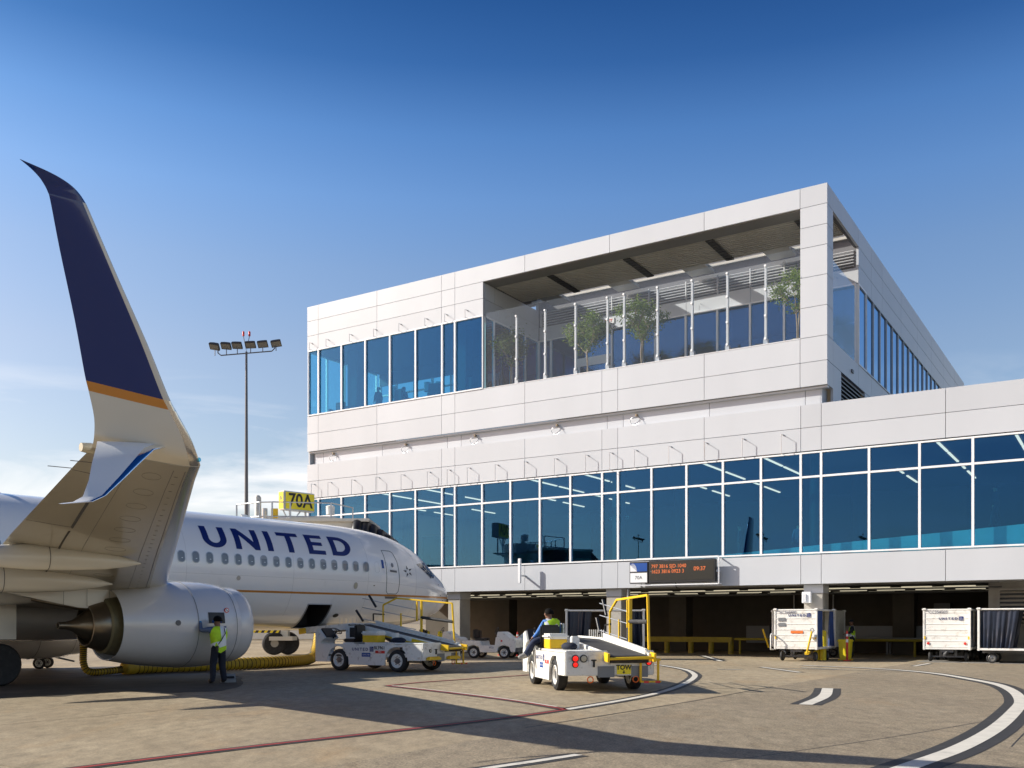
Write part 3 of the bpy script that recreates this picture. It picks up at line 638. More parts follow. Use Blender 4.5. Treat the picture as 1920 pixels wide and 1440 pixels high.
def sp(x, z, off=.006, side=1):
    """point on the skin at station x, height z"""
    y = surf(x, z); e = .01; dy = (surf(x, z + e) - surf(x, z - e)) / (2 * e); n = V(0, 1, -dy).normalized()
    p = V(x, y, z) + n * off; return V(p.x, p.y * side, p.z)
def decal(name, m, pts, off=.008, parent=None, cuts=3, side=1):
    bm = bmesh.new(); vs = [bm.verts.new((x, z, 0)) for x, z in pts]; bm.faces.new(vs); bm.normal_update()
    bmesh.ops.triangulate(bm, faces=bm.faces[:], ngon_method='EAR_CLIP')
    if cuts:
        xs_ = [p[0] for p in pts]; zs_ = [p[1] for p in pts]
        for lo, hi, no in ((min(xs_), max(xs_), (1, 0, 0)), (min(zs_), max(zs_), (0, 1, 0))):
            k = lo + .07
            while k < hi:
                bmesh.ops.bisect_plane(bm, geom=bm.verts[:] + bm.edges[:] + bm.faces[:], plane_co=(k, 0, 0) if no[0] else (0, k, 0), plane_no=no); k += .12
    for v in bm.verts: v.co = sp(v.co.x, v.co.y, off, side)
    me = bpy.data.meshes.new(name); bm.to_mesh(me); bm.free(); me.materials.append(MATS[m])
    me.polygons.foreach_set('use_smooth', [True] * len(me.polygons)); return link(name, me, parent or A)
def skinline(name, m, pts, r=.008, parent=None, off=.0):
    out = []
    for (x0, z0), (x1, z1) in zip(pts[:-1], pts[1:]):
        n = max(2, int(math.hypot(x1 - x0, z1 - z0) / .12))
        out += [sp(x0 + (x1 - x0) * i / n, z0 + (z1 - z0) * i / n, off) for i in range(n)]
    out.append(sp(*pts[-1], off)); return MB().tube(out, r, 5).build(name, m, parent or A, smooth=60)
# cheat line
def ribbon(z, w, x0, x1, side):
    n = 90; ps = [x0 + (x1 - x0) * (i / n) ** 1.5 for i in range(n + 1)]
    lo = [sp(x, z - w / 2, .006, side) for x in ps]; hi = [sp(x, z + w / 2, .006, side) for x in ps]
    return lo + hi, [(i, i + 1, n + 2 + i, n + 1 + i) for i in range(n)]
mb = MB()
for s in (1, -1): mb.add(*ribbon(2.70, .07, .14, 30, s))
mb.build('gold_stripe', 'ac_gold', A, fix=False)
# cabin windows: rounded frame with a pane
def rrect(w, h, r, n=5):
    out = []
    for cx, cz, a0 in ((w / 2 - r, h / 2 - r, 0), (-w / 2 + r, h / 2 - r, 90), (-w / 2 + r, -h / 2 + r, 180), (w / 2 - r, -h / 2 + r, 270)):
        for k in range(n + 1): t = R(a0 + 90 * k / n); out.append((cx + r * math.cos(t), cz + r * math.sin(t)))
    return out
o_ = rrect(.27, .39, .12); i_ = rrect(.225, .345, .10); n_ = len(o_); fw = 1.88
def cyl(x, z, off): t = math.asin((3.73 + z - 3.5) / 1.885); return V(x, (1.882 + off) * math.cos(t), 3.5 + (1.886 + off) * math.sin(t))
wf = MB(); wf.add([cyl(x, z, .002) for x, z in o_] + [cyl(x, z, .012) for x, z in o_] + [cyl(x, z, .012) for x, z in i_] + [cyl(x, z, .003) for x, z in i_], [(j * n_ + k, j * n_ + (k + 1) % n_, (j + 1) * n_ + (k + 1) % n_, (j + 1) * n_ + k) for j in range(3) for k in range(n_)])
wf_me = wf.mesh('cabin_window', 'ac_frame', smooth=40)
pane_me = MB().add([cyl(x, z, .0035) for x, z in i_], [tuple(range(n_))]).mesh('pane', 'ac_window')
sh_me = MB().add([cyl(x, max(z, .02), .005) for x, z in i_ if z > -.01], [tuple(range(len([1 for x, z in i_ if z > -.01])))]).mesh('window_shade', 'ac_shade')
for side in (1, -1):
    for i in range(-13, 36):
        x = 12.02 + .5 * i + (.06 if i > 0 else 0)
        if x > 29 or x < 5.9: continue
        o = link('cabin_window', wf_me, A); o.location = (x, 0, 0); o.scale = (1, side, 1)
        link('pane', pane_me, o)
        if random.random() < .7: link('window_shade', sh_me, o)
for x in (5.45, 4.98): skinline('plugged_window', 'ac_belly', [(x + .11, 3.56), (x + .11, 3.9), (x + .03, 3.95), (x - .06, 3.95), (x - .11, 3.88), (x - .11, 3.6), (x - .04, 3.54), (x + .06, 3.54)], .004)
# service door outline, handle, porthole
dp = [(5.02, 4.42), (4.98, 4.2), (4.95, 3.2), (4.92, 2.86), (4.82, 2.76), (4.36, 2.76), (4.26, 2.86), (4.24, 3.2), (4.3, 4.0), (4.42, 4.36), (4.56, 4.42), (5.02, 4.42)]
dr = skinline('service_door', 'ac_seam', dp, .013)
decal('porthole', 'ac_window', [(4.62 + .07 * math.cos(t), 3.86 + .09 * math.sin(t)) for t in [R(30 * k) for k in range(12)]], .012, dr, 0)
decal('handle', 'ac_seam', [(4.78, 3.60), (4.78, 3.68), (4.4, 3.66), (4.4, 3.58)], .012, dr, 2)
decal('door_sill', 'ac_seam', [(4.95, 2.66), (4.9, 2.58), (4.3, 2.58), (4.25, 2.66)], .014, dr, 2)
decal('blue_placard', 'sign_blue', [(5.2, 3.72), (5.2, 4.04), (5.08, 4.04), (5.08, 3.72)], .009)
# star made of five dark wedges
sc_ = (3.72, 3.66)
for k in range(5):
    t = R(90 + 72 * k + 12); a = (sc_[0] - .30 * math.cos(t), sc_[1] + .24 * math.sin(t)); b = (sc_[0] - .13 * math.cos(t + .5), sc_[1] + .11 * math.sin(t + .5)); c = (sc_[0] - .10 * math.cos(t - .35), sc_[1] + .085 * math.sin(t - .35))
    decal('emblem_wedge', 'text_black', [a, b, c], .009)
# cockpit glazing
for side in (1, -1):
    decal('cockpit_window', 'ac_glass', [(3.05, 3.98), (2.62, 4.06), (2.02, 3.52), (2.12, 3.44)], .010, side=side)
    decal('cockpit_window', 'ac_glass', [(2.54, 4.08), (2.05, 4.10), (1.56, 3.62), (1.92, 3.45)], .010, side=side)
    decal('windshield', 'ac_glass', [(1.98, 4.14), (1.95, 4.26), (1.38, 3.82), (1.48, 3.62)], .010, side=side)
decal('oval_light', 'ac_frame', [(6.5 + .1 * math.cos(t), 3.02 + .13 * math.sin(t)) for t in [R(30 * k) for k in range(12)]], .008, None, 0)
decal('oval_lens', 'clear_lens', [(6.5 + .07 * math.cos(t), 3.02 + .1 * math.sin(t)) for t in [R(30 * k) for k in range(12)]], .012, None, 0)
decal('round_light', 'ac_frame', [(11.5 + .08 * math.cos(t), 3.12 + .08 * math.sin(t)) for t in [R(30 * k) for k in range(12)]], .008, None, 0)
decal('small_hatch', 'nozzle_dark', [(6.98 + .13 * math.cos(t), 1.92 + .07 * math.sin(t)) for t in [R(30 * k) for k in range(12)]], .008, None, 0)
for x, z in ((1.5, 3.22), (1.32, 2.78), (1.0, 2.58), (5.6, 3.05)): decal('probe', 'text_black', [(x + .04, z), (x, z + .025), (x - .06, z), (x, z - .025)], .012, None, 0)
for x in (3.2, 5.9, 9.3, 13.4): skinline('skin_seam', 'ac_belly', [(x, 1.9), (x, 2.6), (x, 3.4), (x, 4.2), (x, 4.9)], .0035)
skinline('skin_seam', 'ac_belly', [(1, 2.95), (5, 3.18), (14, 3.22)], .0035)
# title, letters wrapped on the skin
def arc(cx, cy, rx, ry, a0, a1, n=10): return [(cx + rx * math.cos(R(a0 + (a1 - a0) * i / n)), cy + ry * math.sin(R(a0 + (a1 - a0) * i / n))) for i in range(n + 1)]
LET = dict(
 U=(.92, [[(0, 1), (0, .42)] + arc(.46, .42, .46, .42, 180, 270, 8) + [(.46, .2)] + arc(.46, .42, .22, .22, 270, 180, 8)[1:] + [(.24, 1)],
            [(.92, 1), (.68, 1), (.68, .42)] + arc(.46, .42, .22, .22, 360, 270, 8)[1:] + [(.46, 0)] + arc(.46, .42, .46, .42, 270, 360, 8)[1:]]),
 N=(.98, [[(0, 0), (0, 1), (.22, 1), (.75, .36), (.75, 1), (.98, 1), (.98, 0), (.77, 0), (.23, .66), (.23, 0)]]),
 I=(.24, [[(0, 0), (0, 1), (.24, 1), (.24, 0)]]),
 T=(.92, [[(0, 1), (.92, 1), (.92, .8), (.58, .8), (.58, 0), (.34, 0), (.34, .8), (0, .8)]]),
 E=(.78, [[(0, 0), (0, 1), (.78, 1), (.78, .81), (.24, .81), (.24, .6), (.70, .6), (.70, .42), (.24, .42), (.24, .19), (.78, .19), (.78, 0)]]),
 D=(.95, [[(0, 0), (0, 1), (.40, 1)] + arc(.43, .5, .52, .5, 90, 0, 8) + [(.69, .5)] + arc(.40, .5, .29, .30, 0, 90, 8)[1:] + [(.24, .8), (.24, .2), (.24, 0)],
              [(.24, 0), (.24, .2), (.40, .2)] + arc(.40, .5, .29, .30, 270, 360, 8) + arc(.43, .5, .52, .5, 0, -90, 8) + [(.40, 0)]]))
def letters(s, gap, fn, name, m, parent, slices=True):
    u = 0; out = []
    for ch in s:
        w, polys = LET[ch]; bm = bmesh.new()
        for poly in polys:
            q = []
            for p in poly:
                if not q or (abs(p[0] - q[-1][0]) + abs(p[1] - q[-1][1])) > 1e-5: q.append(p)
            if abs(q[0][0] - q[-1][0]) + abs(q[0][1] - q[-1][1]) < 1e-5: q.pop()
            bm.faces.new([bm.verts.new((x + u, y, 0)) for x, y in q])
        bm.normal_update(); bmesh.ops.triangulate(bm, faces=bm.faces[:], ngon_method='EAR_CLIP')
        if slices:
            for k in range(1, 8): bmesh.ops.bisect_plane(bm, geom=bm.verts[:] + bm.edges[:] + bm.faces[:], plane_co=(0, k / 8, 0), plane_no=(0, 1, 0))
        for v in bm.verts: v.co = fn(v.co.x, v.co.y)
        me = bpy.data.meshes.new(name); bm.to_mesh(me); bm.free(); me.materials.append(MATS[m]); out.append(link(name, me, parent)); u += w + gap
    return out
def tfn(u, v):
    t = R(18 + 25 * v); off = .006
    return V(12.72 - u * .965 - .0 * v, (1.88 + off) * math.cos(t), 3.5 + (1.889 + off) * math.sin(t))
letters('UNITED', .31, tfn, 'title_letter', 'text_blue', A)
# blade aerials on the roof
for x, h in ((18.2, .5), (9.6, .12)): MB().prism([(0, 0), (.5, 0), (.62, h), (.42, h)], lambda u, v, t: V(x + u, t, 5.36 + v), -.02, .02).build('blade_aerial', 'ac_white', A)

# ---- lifting surfaces
def airfoil(n=14):
    s = [.5 * (1 - math.cos(math.pi * i / n)) for i in range(n + 1)]
    def yt(x): return 5 * (.2969 * math.sqrt(x) - .126 * x - .3516 * x * x + .2843 * x ** 3 - .1036 * x ** 4)
    up = [(x, yt(x)) for x in s]; return up[::-1] + [(x, -yt(x)) for x in s[1:-1]]
AF = airfoil(); NA = len(AF)
def section(le, te, nrm, tc, low=.75):
    le = V(*le); te = V(*te); nrm = V(*nrm).normalized(); c = (te - le).length
    return [le + (te - le) * s + nrm * y * tc * c * (1 if y > 0 else low) for s, y in AF]
def ms(p, side): return V(p.x, p.y * side, p.z)
def catm(P, n):
    P = [P[0] * 2 - P[1]] + P + [P[-1] * 2 - P[-2]]; out = []
    for i in range(1, len(P) - 2):
        a, b, c, d = P[i - 1:i + 3]
        for k in range(n): t = k / n; out.append(.5 * ((2 * b) + (c - a) * t + (2 * a - 5 * b + 4 * c - d) * t * t + (3 * b - a - 3 * c + d) * t ** 3))
    return out + [P[-2]]
def wing(side):
    st = [(-.2, 13.2, 21.0, 2.12, .15), (1.7, 14.15, 21.0, 2.30, .14), (3.4, 15.1, 20.9, 2.52, .135), (5.4, 16.05, 20.85, 2.76, .125), (7.6, 17.2, 21.35, 3.02, .115), (10, 18.45, 21.95, 3.30, .11), (12, 19.5, 22.45, 3.48, .105), (14, 20.55, 22.95, 3.66, .10), (16, 21.6, 23.45, 3.84, .10), (16.9, 22.05, 23.66, 3.92, .10)]
    rings = [[ms(p, side) for p in section((lx, y, z), (tx, y, z + .04), (0, -.1, 1), tc)] for y, lx, tx, z, tc in st]
    w = MB().loft(rings, fm=lambda i, k: 1 if abs(k - (NA // 2)) <= 2 else 0).build('wing', ['ac_grey', 'ac_polish'], A, smooth=50)
    # winglet: white root, gold band, navy blade with bare leading edge, swept navy tip
    LE = [(16.9, 22.05, 3.92), (17.16, 22.25, 3.99), (17.3, 22.45, 4.22), (17.40, 22.72, 4.52), (17.46, 22.88, 4.71), (17.62, 23.28, 5.32), (17.8, 23.76, 5.99), (17.97, 24.2, 6.62), (18.0, 24.28, 6.72), (18.04, 24.39, 6.80), (18.09, 24.54, 6.845), (18.16, 24.77, 6.86), (18.26, 25.14, 6.845)]
    TE = [(16.9, 23.66, 3.96), (17.12, 23.74, 4.08), (17.24, 23.80, 4.3), (17.34, 23.92, 4.6), (17.4, 24.0, 4.79), (17.58, 24.21, 5.39), (17.82, 24.5, 6.11), (18.02, 24.7, 6.58), (18.05, 24.745, 6.67), (18.08, 24.80, 6.73), (18.13, 24.88, 6.775), (18.19, 25.0, 6.815), (18.265, 25.15, 6.84)]
    NN = [(0, -.1, 1), (0, -.45, .9), (0, -.8, .6), (0, -.95, .3), (0, -.97, .24)] + [(0, -.97, .24)] * 8
    def cat(L):
        return [p for p in catm([V(*q) for q in L], 4)]
    LEs, TEs, NNs = cat(LE), cat(TE), cat(NN)
    secs = [[ms(p, side) for p in section(V(l.y, l.x, l.z), V(t.y, t.x, t.z), nn, .085 if i < 36 else .05)] for i, (l, t, nn) in enumerate(zip(LEs, TEs, NNs))]
    def le_fm(a, b): return lambda i, k: b if abs(k - NA // 2) <= 2 else a
    wl = MB().loft(secs[0:13], fm=le_fm(0, 1)).build('winglet', ['ac_cream', 'ac_polish'], A, smooth=50)
    def lerp(r0, r1, t): return [p.lerp(q, t) for p, q in zip(r0, r1)]
    MB().loft(secs[12:16], fm=le_fm(0, 1)).build('gold_band', ['ac_gold', 'ac_polish'], wl, smooth=50)
    MB().loft(secs[15:32], fm=le_fm(0, 1)).build('navy_blade', ['ac_navy', 'ac_cream'], wl, smooth=50)
    MB().loft(secs[31:]).build('blade_tip', 'ac_navy', wl, smooth=60)
    # lower scimitar fin
    l2 = [(17.2, 22.75, 4.05), (17.4, 23.05, 3.95), (17.55, 23.3, 3.75), (17.72, 23.65, 3.45), (17.86, 23.95, 3.2), (17.93, 24.15, 3.1), (18.0, 24.55, 3.03)]
    t2 = [(17.16, 23.72, 4.0), (17.3, 23.8, 3.9), (17.5, 23.95, 3.66), (17.68, 24.08, 3.4), (17.82, 24.22, 3.17), (17.9, 24.38, 3.08), (18.0, 24.6, 3.03)]
    s2 = [[ms(p, side) for p in section(V(l[1], l[0], l[2]), V(t[1], t[0], t[2]), (0, .75, .65), .09)] for l, t in zip(l2, t2)]
    MB().loft(s2, fm=lambda i, k: 1 if abs(k - NA // 2) <= 4 and i < 5 else 0).build('lower_winglet', ['ac_white', 'chrome'], A, smooth=50)
    # navigation light and trailing light pods
    MB().sphere(ms(V(22.2, 17.1, 3.96), side), .035, 6).build('navigation_light', 'bollard_yellow' if side < 0 else 'glass_blue', A, smooth=60)
    MB().lathe([(23.42, .05), (23.6, .075), (23.72, .06)], Matrix.Translation((0, side * 16.7, 3.98)), 10).build('tail_light', 'clear_lens', A, smooth=50)
    for y in (15.6, 16.3): MB().tube([V(23.3, side * y, 3.86), V(23.68, side * y, 3.85)], .006, 5).build('static_wick', 'steel_dark', A)
    # flap track fairings
    for y, x0, x1, z, r in ((9.3, 18.9, 23.0, 2.78, .27), (6.6, 18.2, 23.4, 2.42, .33), (3.9, 18.2, 23.0, 2.16, .33)):
        L = x1 - x0; pr = [(0, .01), (.08, .10), (.2, .19), (.38, .25), (.6, .27), (.8, .2), (.94, .09), (1, .01)]
        rr = []
        for t, q in pr:
            q = q / .27 * r; rr.append([V(x0 + t * L, side * (y + .62 * q * math.cos(a)), z + .04 * t * L - .2 * t * t + q * math.sin(a) * 1.0 + .16) for a in [2 * math.pi * k / 16 for k in range(16)]])
        f = MB().loft(rr).build('flap_fairing', 'ac_cream', A, smooth=70)
        q = .262 / .27 * r; MB().tube([V(x0 + .5 * L, side * (y + .64 * q * math.cos(a)), z + .04 * .5 * L - .05 + q * math.sin(a) * 1.02 + .16) for a in [2 * math.pi * k / 20 for k in range(21)]], .008, 4).build('fairing_seam', 'ac_seam', f)
    # wing underside details: flap gap, aileron gap, slat line and access ovals
    def under(y, s, off=.004):
        i = 0
        while i < len(st) - 2 and st[i + 1][0] < y: i += 1
        a, b = st[i], st[i + 1]; t = (y - a[0]) / (b[0] - a[0]); q = [a[k] + (b[k] - a[k]) * t for k in range(5)]
        c = q[2] - q[1]; yy = 5 * (.2969 * math.sqrt(s) - .126 * s - .3516 * s * s + .2843 * s ** 3 - .1036 * s ** 4) * q[4] * .75
        return V(q[1] + c * s, side * (y - .1 * -yy * c), q[3] + .04 * s - yy * c - off)
    def uline(nm, pts, r, m='ac_seam'):
        out = []
        for (y0, s0), (y1, s1) in zip(pts[:-1], pts[1:]): out += [under(y0 + (y1 - y0) * i / 10, s0 + (s1 - s0) * i / 10, .0) for i in range(10)]
        out.append(under(*pts[-1], .0)); MB().tube(out, r, 4).build(nm, m, w)
    uline('aileron_gap', [(11.6, .72), (15.6, .74)], .028, 'nozzle_dark'); uline('flap_gap', [(5.2, .70), (11.2, .72)], .022, 'nozzle_dark')
    uline('skin_seam', [(4, .13), (16.6, .13)], .008); uline('skin_seam', [(4, .23), (16.6, .24)], .005); uline('skin_seam', [(5, .58), (16.4, .6)], .005); uline('aileron_end', [(15.6, .74), (15.6, .99)], .008); uline('aileron_end', [(11.6, .72), (11.6, .99)], .008); uline('flap_end', [(8.3, .72), (8.3, .99)], .008)
    for i in range(11):
        y = 5.9 + i * 1.02
        ring = [under(y + .2 * math.cos(a), .40 + .055 * math.sin(a) * (1 + .05 * i), .0) for a in [2 * math.pi * k / 18 for k in range(19)]]
        MB().tube(ring, .0035, 4).build('access_panel', 'ac_seam', w)
    for i in range(26):
        y = 5 + i * .45; p = under(y, .18, .003); MB().bar(p, p + V(.05, 0, 0), .03, .004).build('slat_fastener', 'ac_seam', w)
    # engine pod
    ey, ez = 4.83 * side, 1.56; ES = 1.12
    def lathe_n(prof, n=40, squash=True):
        rr = []
        for x, r in prof:
            ring = []
            for k in range(n):
                a = 2 * math.pi * k / n; sy, sz = math.cos(a), math.sin(a)
                f = 1.0 if not squash or sz > -.3 else 1 - .05 * ((-sz - .3) / .7)
                ring.append(V(x, ey + ES * r * sy * (1.02 if squash else 1), ez + ES * r * sz * f))
            rr.append(ring)
        return rr
    eng = MB().loft(lathe_n([(14.1, .985), (14.5, 1.07), (15.0, 1.105), (15.5, 1.10), (16.0, 1.07), (16.5, 1.02), (17.0, .955), (17.5, .865), (17.48, .84), (16.9, .86), (16.4, .6)]), cap=False).build('engine_nacelle', 'ac_nacelle', A, smooth=50)
    MB().loft(lathe_n([(14.6, .76), (14.0, .77), (13.72, .82), (13.62, .88), (13.66, .93), (13.85, .99), (14.105, 1.045 * .945)]), cap=False).build('inlet_lip', 'ac_nacelle', eng, smooth=60)
    MB().loft(lathe_n([(14.5, .75), (14.52, .2), (14.2, .02)], 24, False), cap=False).build('fan', 'nozzle_dark', eng, smooth=40)
    MB().loft(lathe_n([(16.6, .70), (17.2, .72), (17.62, .66), (17.66, .60)], 32, False), cap=False).build('core_cowl', 'core_green', eng, smooth=40)
    MB().loft(lathe_n([(17.5, .60), (17.7, .585), (17.9, .53), (18.05, .48), (18.06, .45), (17.7, .43)], 32, False), cap=False).build('exhaust_nozzle', 'core_metal', eng, smooth=40)
    MB().loft(lathe_n([(17.6, .42), (18.0, .36), (18.2, .24), (18.38, .13), (18.55, .09), (18.74, .082), (18.74, .06), (18.6, .05)], 24, False)).build('exhaust_plug', 'core_metal', eng, smooth=60)
    MB().loft(lathe_n([(16.9, .85), (16.95, .65)], 32, False), cap=False).build('duct', 'nozzle_dark', eng, smooth=40)
    for x, r in ((14.28, 1.035 * 1.12), (15.52, 1.102 * 1.12)):
        MB().tube([V(x + .03 * math.sin(a), ey + (r + .003) * math.cos(a) * 1.03, ez + (r + .003) * math.sin(a) * (1 if math.sin(a) > -.3 else 1 - .05 * ((-math.sin(a) - .3) / .7))) for a in [2 * math.pi * k / 40 for k in range(41)]], .007, 4).build('nacelle_seam', 'ac_seam', eng)
    # round fittings on the cowl side
    for x, z, r, m in ((16.1, 1.63, .075, 'ac_seam'), (14.62, 1.98, .07, 'red')):
        q = 1.12 * (1.09 if x < 15.6 else 1.05)
        yy = math.sqrt(max(.01, q * q - (z - ez) ** 2)) * 1.03; MB().tube([V(x, ey + side * (yy - .02), z), V(x, ey + side * (yy + .012), z)], r, 14).build('cowl_fitting', m, eng, smooth=40)
        if m == 'red':
            MB().tube([V(x, ey + side * yy, z), V(x, ey + side * (yy + .016), z)], r * .72, 14).build('placard_disc', 'sign_white', eng, smooth=40)
            MB().bar(V(x - .03, ey + side * (yy + .018), z - .03), V(x + .03, ey + side * (yy + .018), z + .03), .025, .006).build('placard_mark', 'text_black', eng)
    # pylon
    pr = []
    for x, zt_, zb_, w_ in ((14.4, 2.66, 2.5, .02), (14.9, 2.76, 2.3, .14), (15.6, 2.80, 2.1, .2), (16.6, 2.82, 2.0, .23), (17.4, 2.75, 1.98, .22), (18.3, 2.7, 2.02, .19), (19.2, 2.6, 2.2, .14), (20.2, 2.5, 2.42, .03)):
        pr.append([V(x, ey - w_, zb_), V(x, ey + w_, zb_), V(x, ey + w_ * 1.05, (zt_ + zb_) / 2), V(x, ey + w_ * .8, zt_ - .02), V(x, ey, zt_), V(x, ey - w_ * .8, zt_ - .02), V(x, ey - w_ * 1.05, (zt_ + zb_) / 2)])
    py = MB().loft(pr).build('pylon', 'ac_cream', A, smooth=40)
    for x in (16.9, 17.5, 18.1, 18.7): MB().tube([V(x, ey + side * .235, 2.05), V(x, ey + side * .235, 2.7)], .005, 4).build('pylon_seam', 'ac_seam', py)
    MB().loft([[V(x, ey + w_ * math.cos(a), zz + .05 * math.sin(a)) for a in [2 * math.pi * k / 10 for k in range(10)]] for x, zz, w_ in ((17.2, 1.99, .12), (18.0, 1.98, .16), (18.8, 2.1, .12), (19.4, 2.22, .02))]).build('heat_shield', 'core_metal', py, smooth=50)
    # main gear
    for y in (2.45, 3.3):
        wl_ = MB().lathe([(-.17, .36), (-.19, .5), (-.13, .55), (.13, .55), (.19, .5), (.17, .36)], Matrix.Translation((19.6, side * y, .55)) @ Matrix.Rotation(R(90), 4, 'Z'), 28).build('wheel', 'rubber', A, smooth=45)
        MB().lathe([(-.16, .34), (-.12, .36), (-.12, .1), (.12, .1), (.12, .36), (.16, .34)], Matrix.Translation((19.6, side * y, .55)) @ Matrix.Rotation(R(90), 4, 'Z'), 24).build('hub', 'hub', wl_, smooth=40)
    MB().tube([V(19.6, side * 2.86, .5), V(19.55, side * 2.7, 2.5)], .09, 10).tube([V(19.6, side * 2.5, .55), V(19.6, side * 3.2, .55)], .07, 8).tube([V(19.6, side * 2.8, 1.2), V(19.4, side * 1.7, 2.1)], .05, 8).build('gear_strut', 'galv', A, smooth=50)
    box('gear_door', 'ac_cream', A, 19.1, 20.0, side * 3.2 - .02, side * 3.2 + .02, 1.2, 2.4)
    # tailplane
    MB().loft([[ms(p, side) for p in section((lx, y, z), (tx, y, z), (0, -.1, 1), .09)] for y, lx, tx, z in ((.2, 33.6, 37.4, 4.7), (7.1, 37.2, 38.6, 5.4))]).build('tailplane', 'ac_grey', A, smooth=50)
wing(1); wing(-1)
MB().loft([section((lx, 0, z), (tx, 0, z), (0, 1, 0), tc, 1) for lx, tx, z, tc in ((28.5, 36.5, 5.2, .05), (31.6, 37, 5.9, .09), (35.7, 38.4, 11.7, .09))]).build('tail_fin', 'ac_navy', A, smooth=50)
for x, z, w_ in ((13.0, 1.5, .6), ): pass
MB().loft([[V(x, w_ * math.cos(a), z + h * math.sin(a)) for a in [2 * math.pi * k / 28 for k in range(28)]] for x, z, w_, h in ((11.6, 1.75, .3, .2), (12.6, 1.72, 1.5, .48), (14, 1.75, 2.0, .62), (17, 1.75, 2.12, .66), (20, 1.75, 2.05, .62), (22, 1.75, 1.5, .45), (23.4, 1.7, .3, .2))]).build('wing_fairing', 'ac_belly', A, smooth=60)
# nose gear
for y in (-.2, .2):
    wl_ = MB().lathe([(-.09, .2), (-.1, .3), (-.06, .34), (.06, .34), (.1, .3), (.09, .2)], Matrix.Translation((4.04, y, .34)) @ Matrix.Rotation(R(90), 4, 'Z'), 22).build('wheel', 'rubber', A, smooth=45)
    MB().lathe([(-.095, .19), (-.06, .05), (.06, .05), (.095, .19)], Matrix.Translation((4.04, y, .34)) @ Matrix.Rotation(R(90), 4, 'Z'), 18).build('hub', 'hub', wl_, smooth=40)
MB().tube([V(4.04, 0, .34), V(4.0, 0, 1.6)], .07, 10).tube([V(4.04, -.2, .34), V(4.04, .2, .34)], .04, 8).tube([V(4.04, 0, .9), V(3.2, 0, 1.65)], .04, 8).build('gear_strut', 'galv', A, smooth=50)
for y in (-.36, .36): box('gear_door', 'ac_belly', A, 3.2, 4.4, y - .015, y + .015, 1.05, 1.6)
# ------------------------------------------------------------------ belt loaders (local: x forward, y left, z up)
RZ90 = Matrix.Rotation(R(90), 4, 'Z')
def wheel(parent, x, y, r, w, rim='gse_white', out=1):
    M = Matrix.Translation((x, y, r)) @ RZ90
    t = MB().lathe([(-w / 2 + .02, r * .62), (-w / 2, r * .8), (-w / 2 + .03, r * .97), (-w * .2, r), (w * .2, r), (w / 2 - .03, r * .97), (w / 2, r * .8), (w / 2 - .02, r * .62)], M, 26, cap=False).build('wheel', 'rubber', parent, smooth=40)
    MB().lathe([(-w / 2 + .02, r * .64), (-w / 2 + .01, r * .57), (-w / 2 + .07, r * .5), (-w / 2 + .08, r * .2), (w / 2 - .08, r * .2), (w / 2 - .07, r * .5), (w / 2 - .01, r * .57), (w / 2 - .02, r * .64)], M, 22, cap=False).build('rim', rim, t, smooth=35)
    MB().lathe([(-w / 2 + .03, r * .08), (-w / 2 + .04, r * .22), (w / 2 - .04, r * .26), (w / 2 - .03, r * .08)], M, 12).build('hub_cap', 'steel_dark', t, smooth=35)
    for k in range(6):
        a = R(60 * k); c = M @ V(0, r * .36 * math.cos(a), r * .36 * math.sin(a)); d = M.to_3x3() @ V(w / 2 - .06, 0, 0)
        MB().tube([c - d, c + d], .018, 6).build('wheel_nut', 'steel_dark', t)
    return t
def rr2(pts): return pts
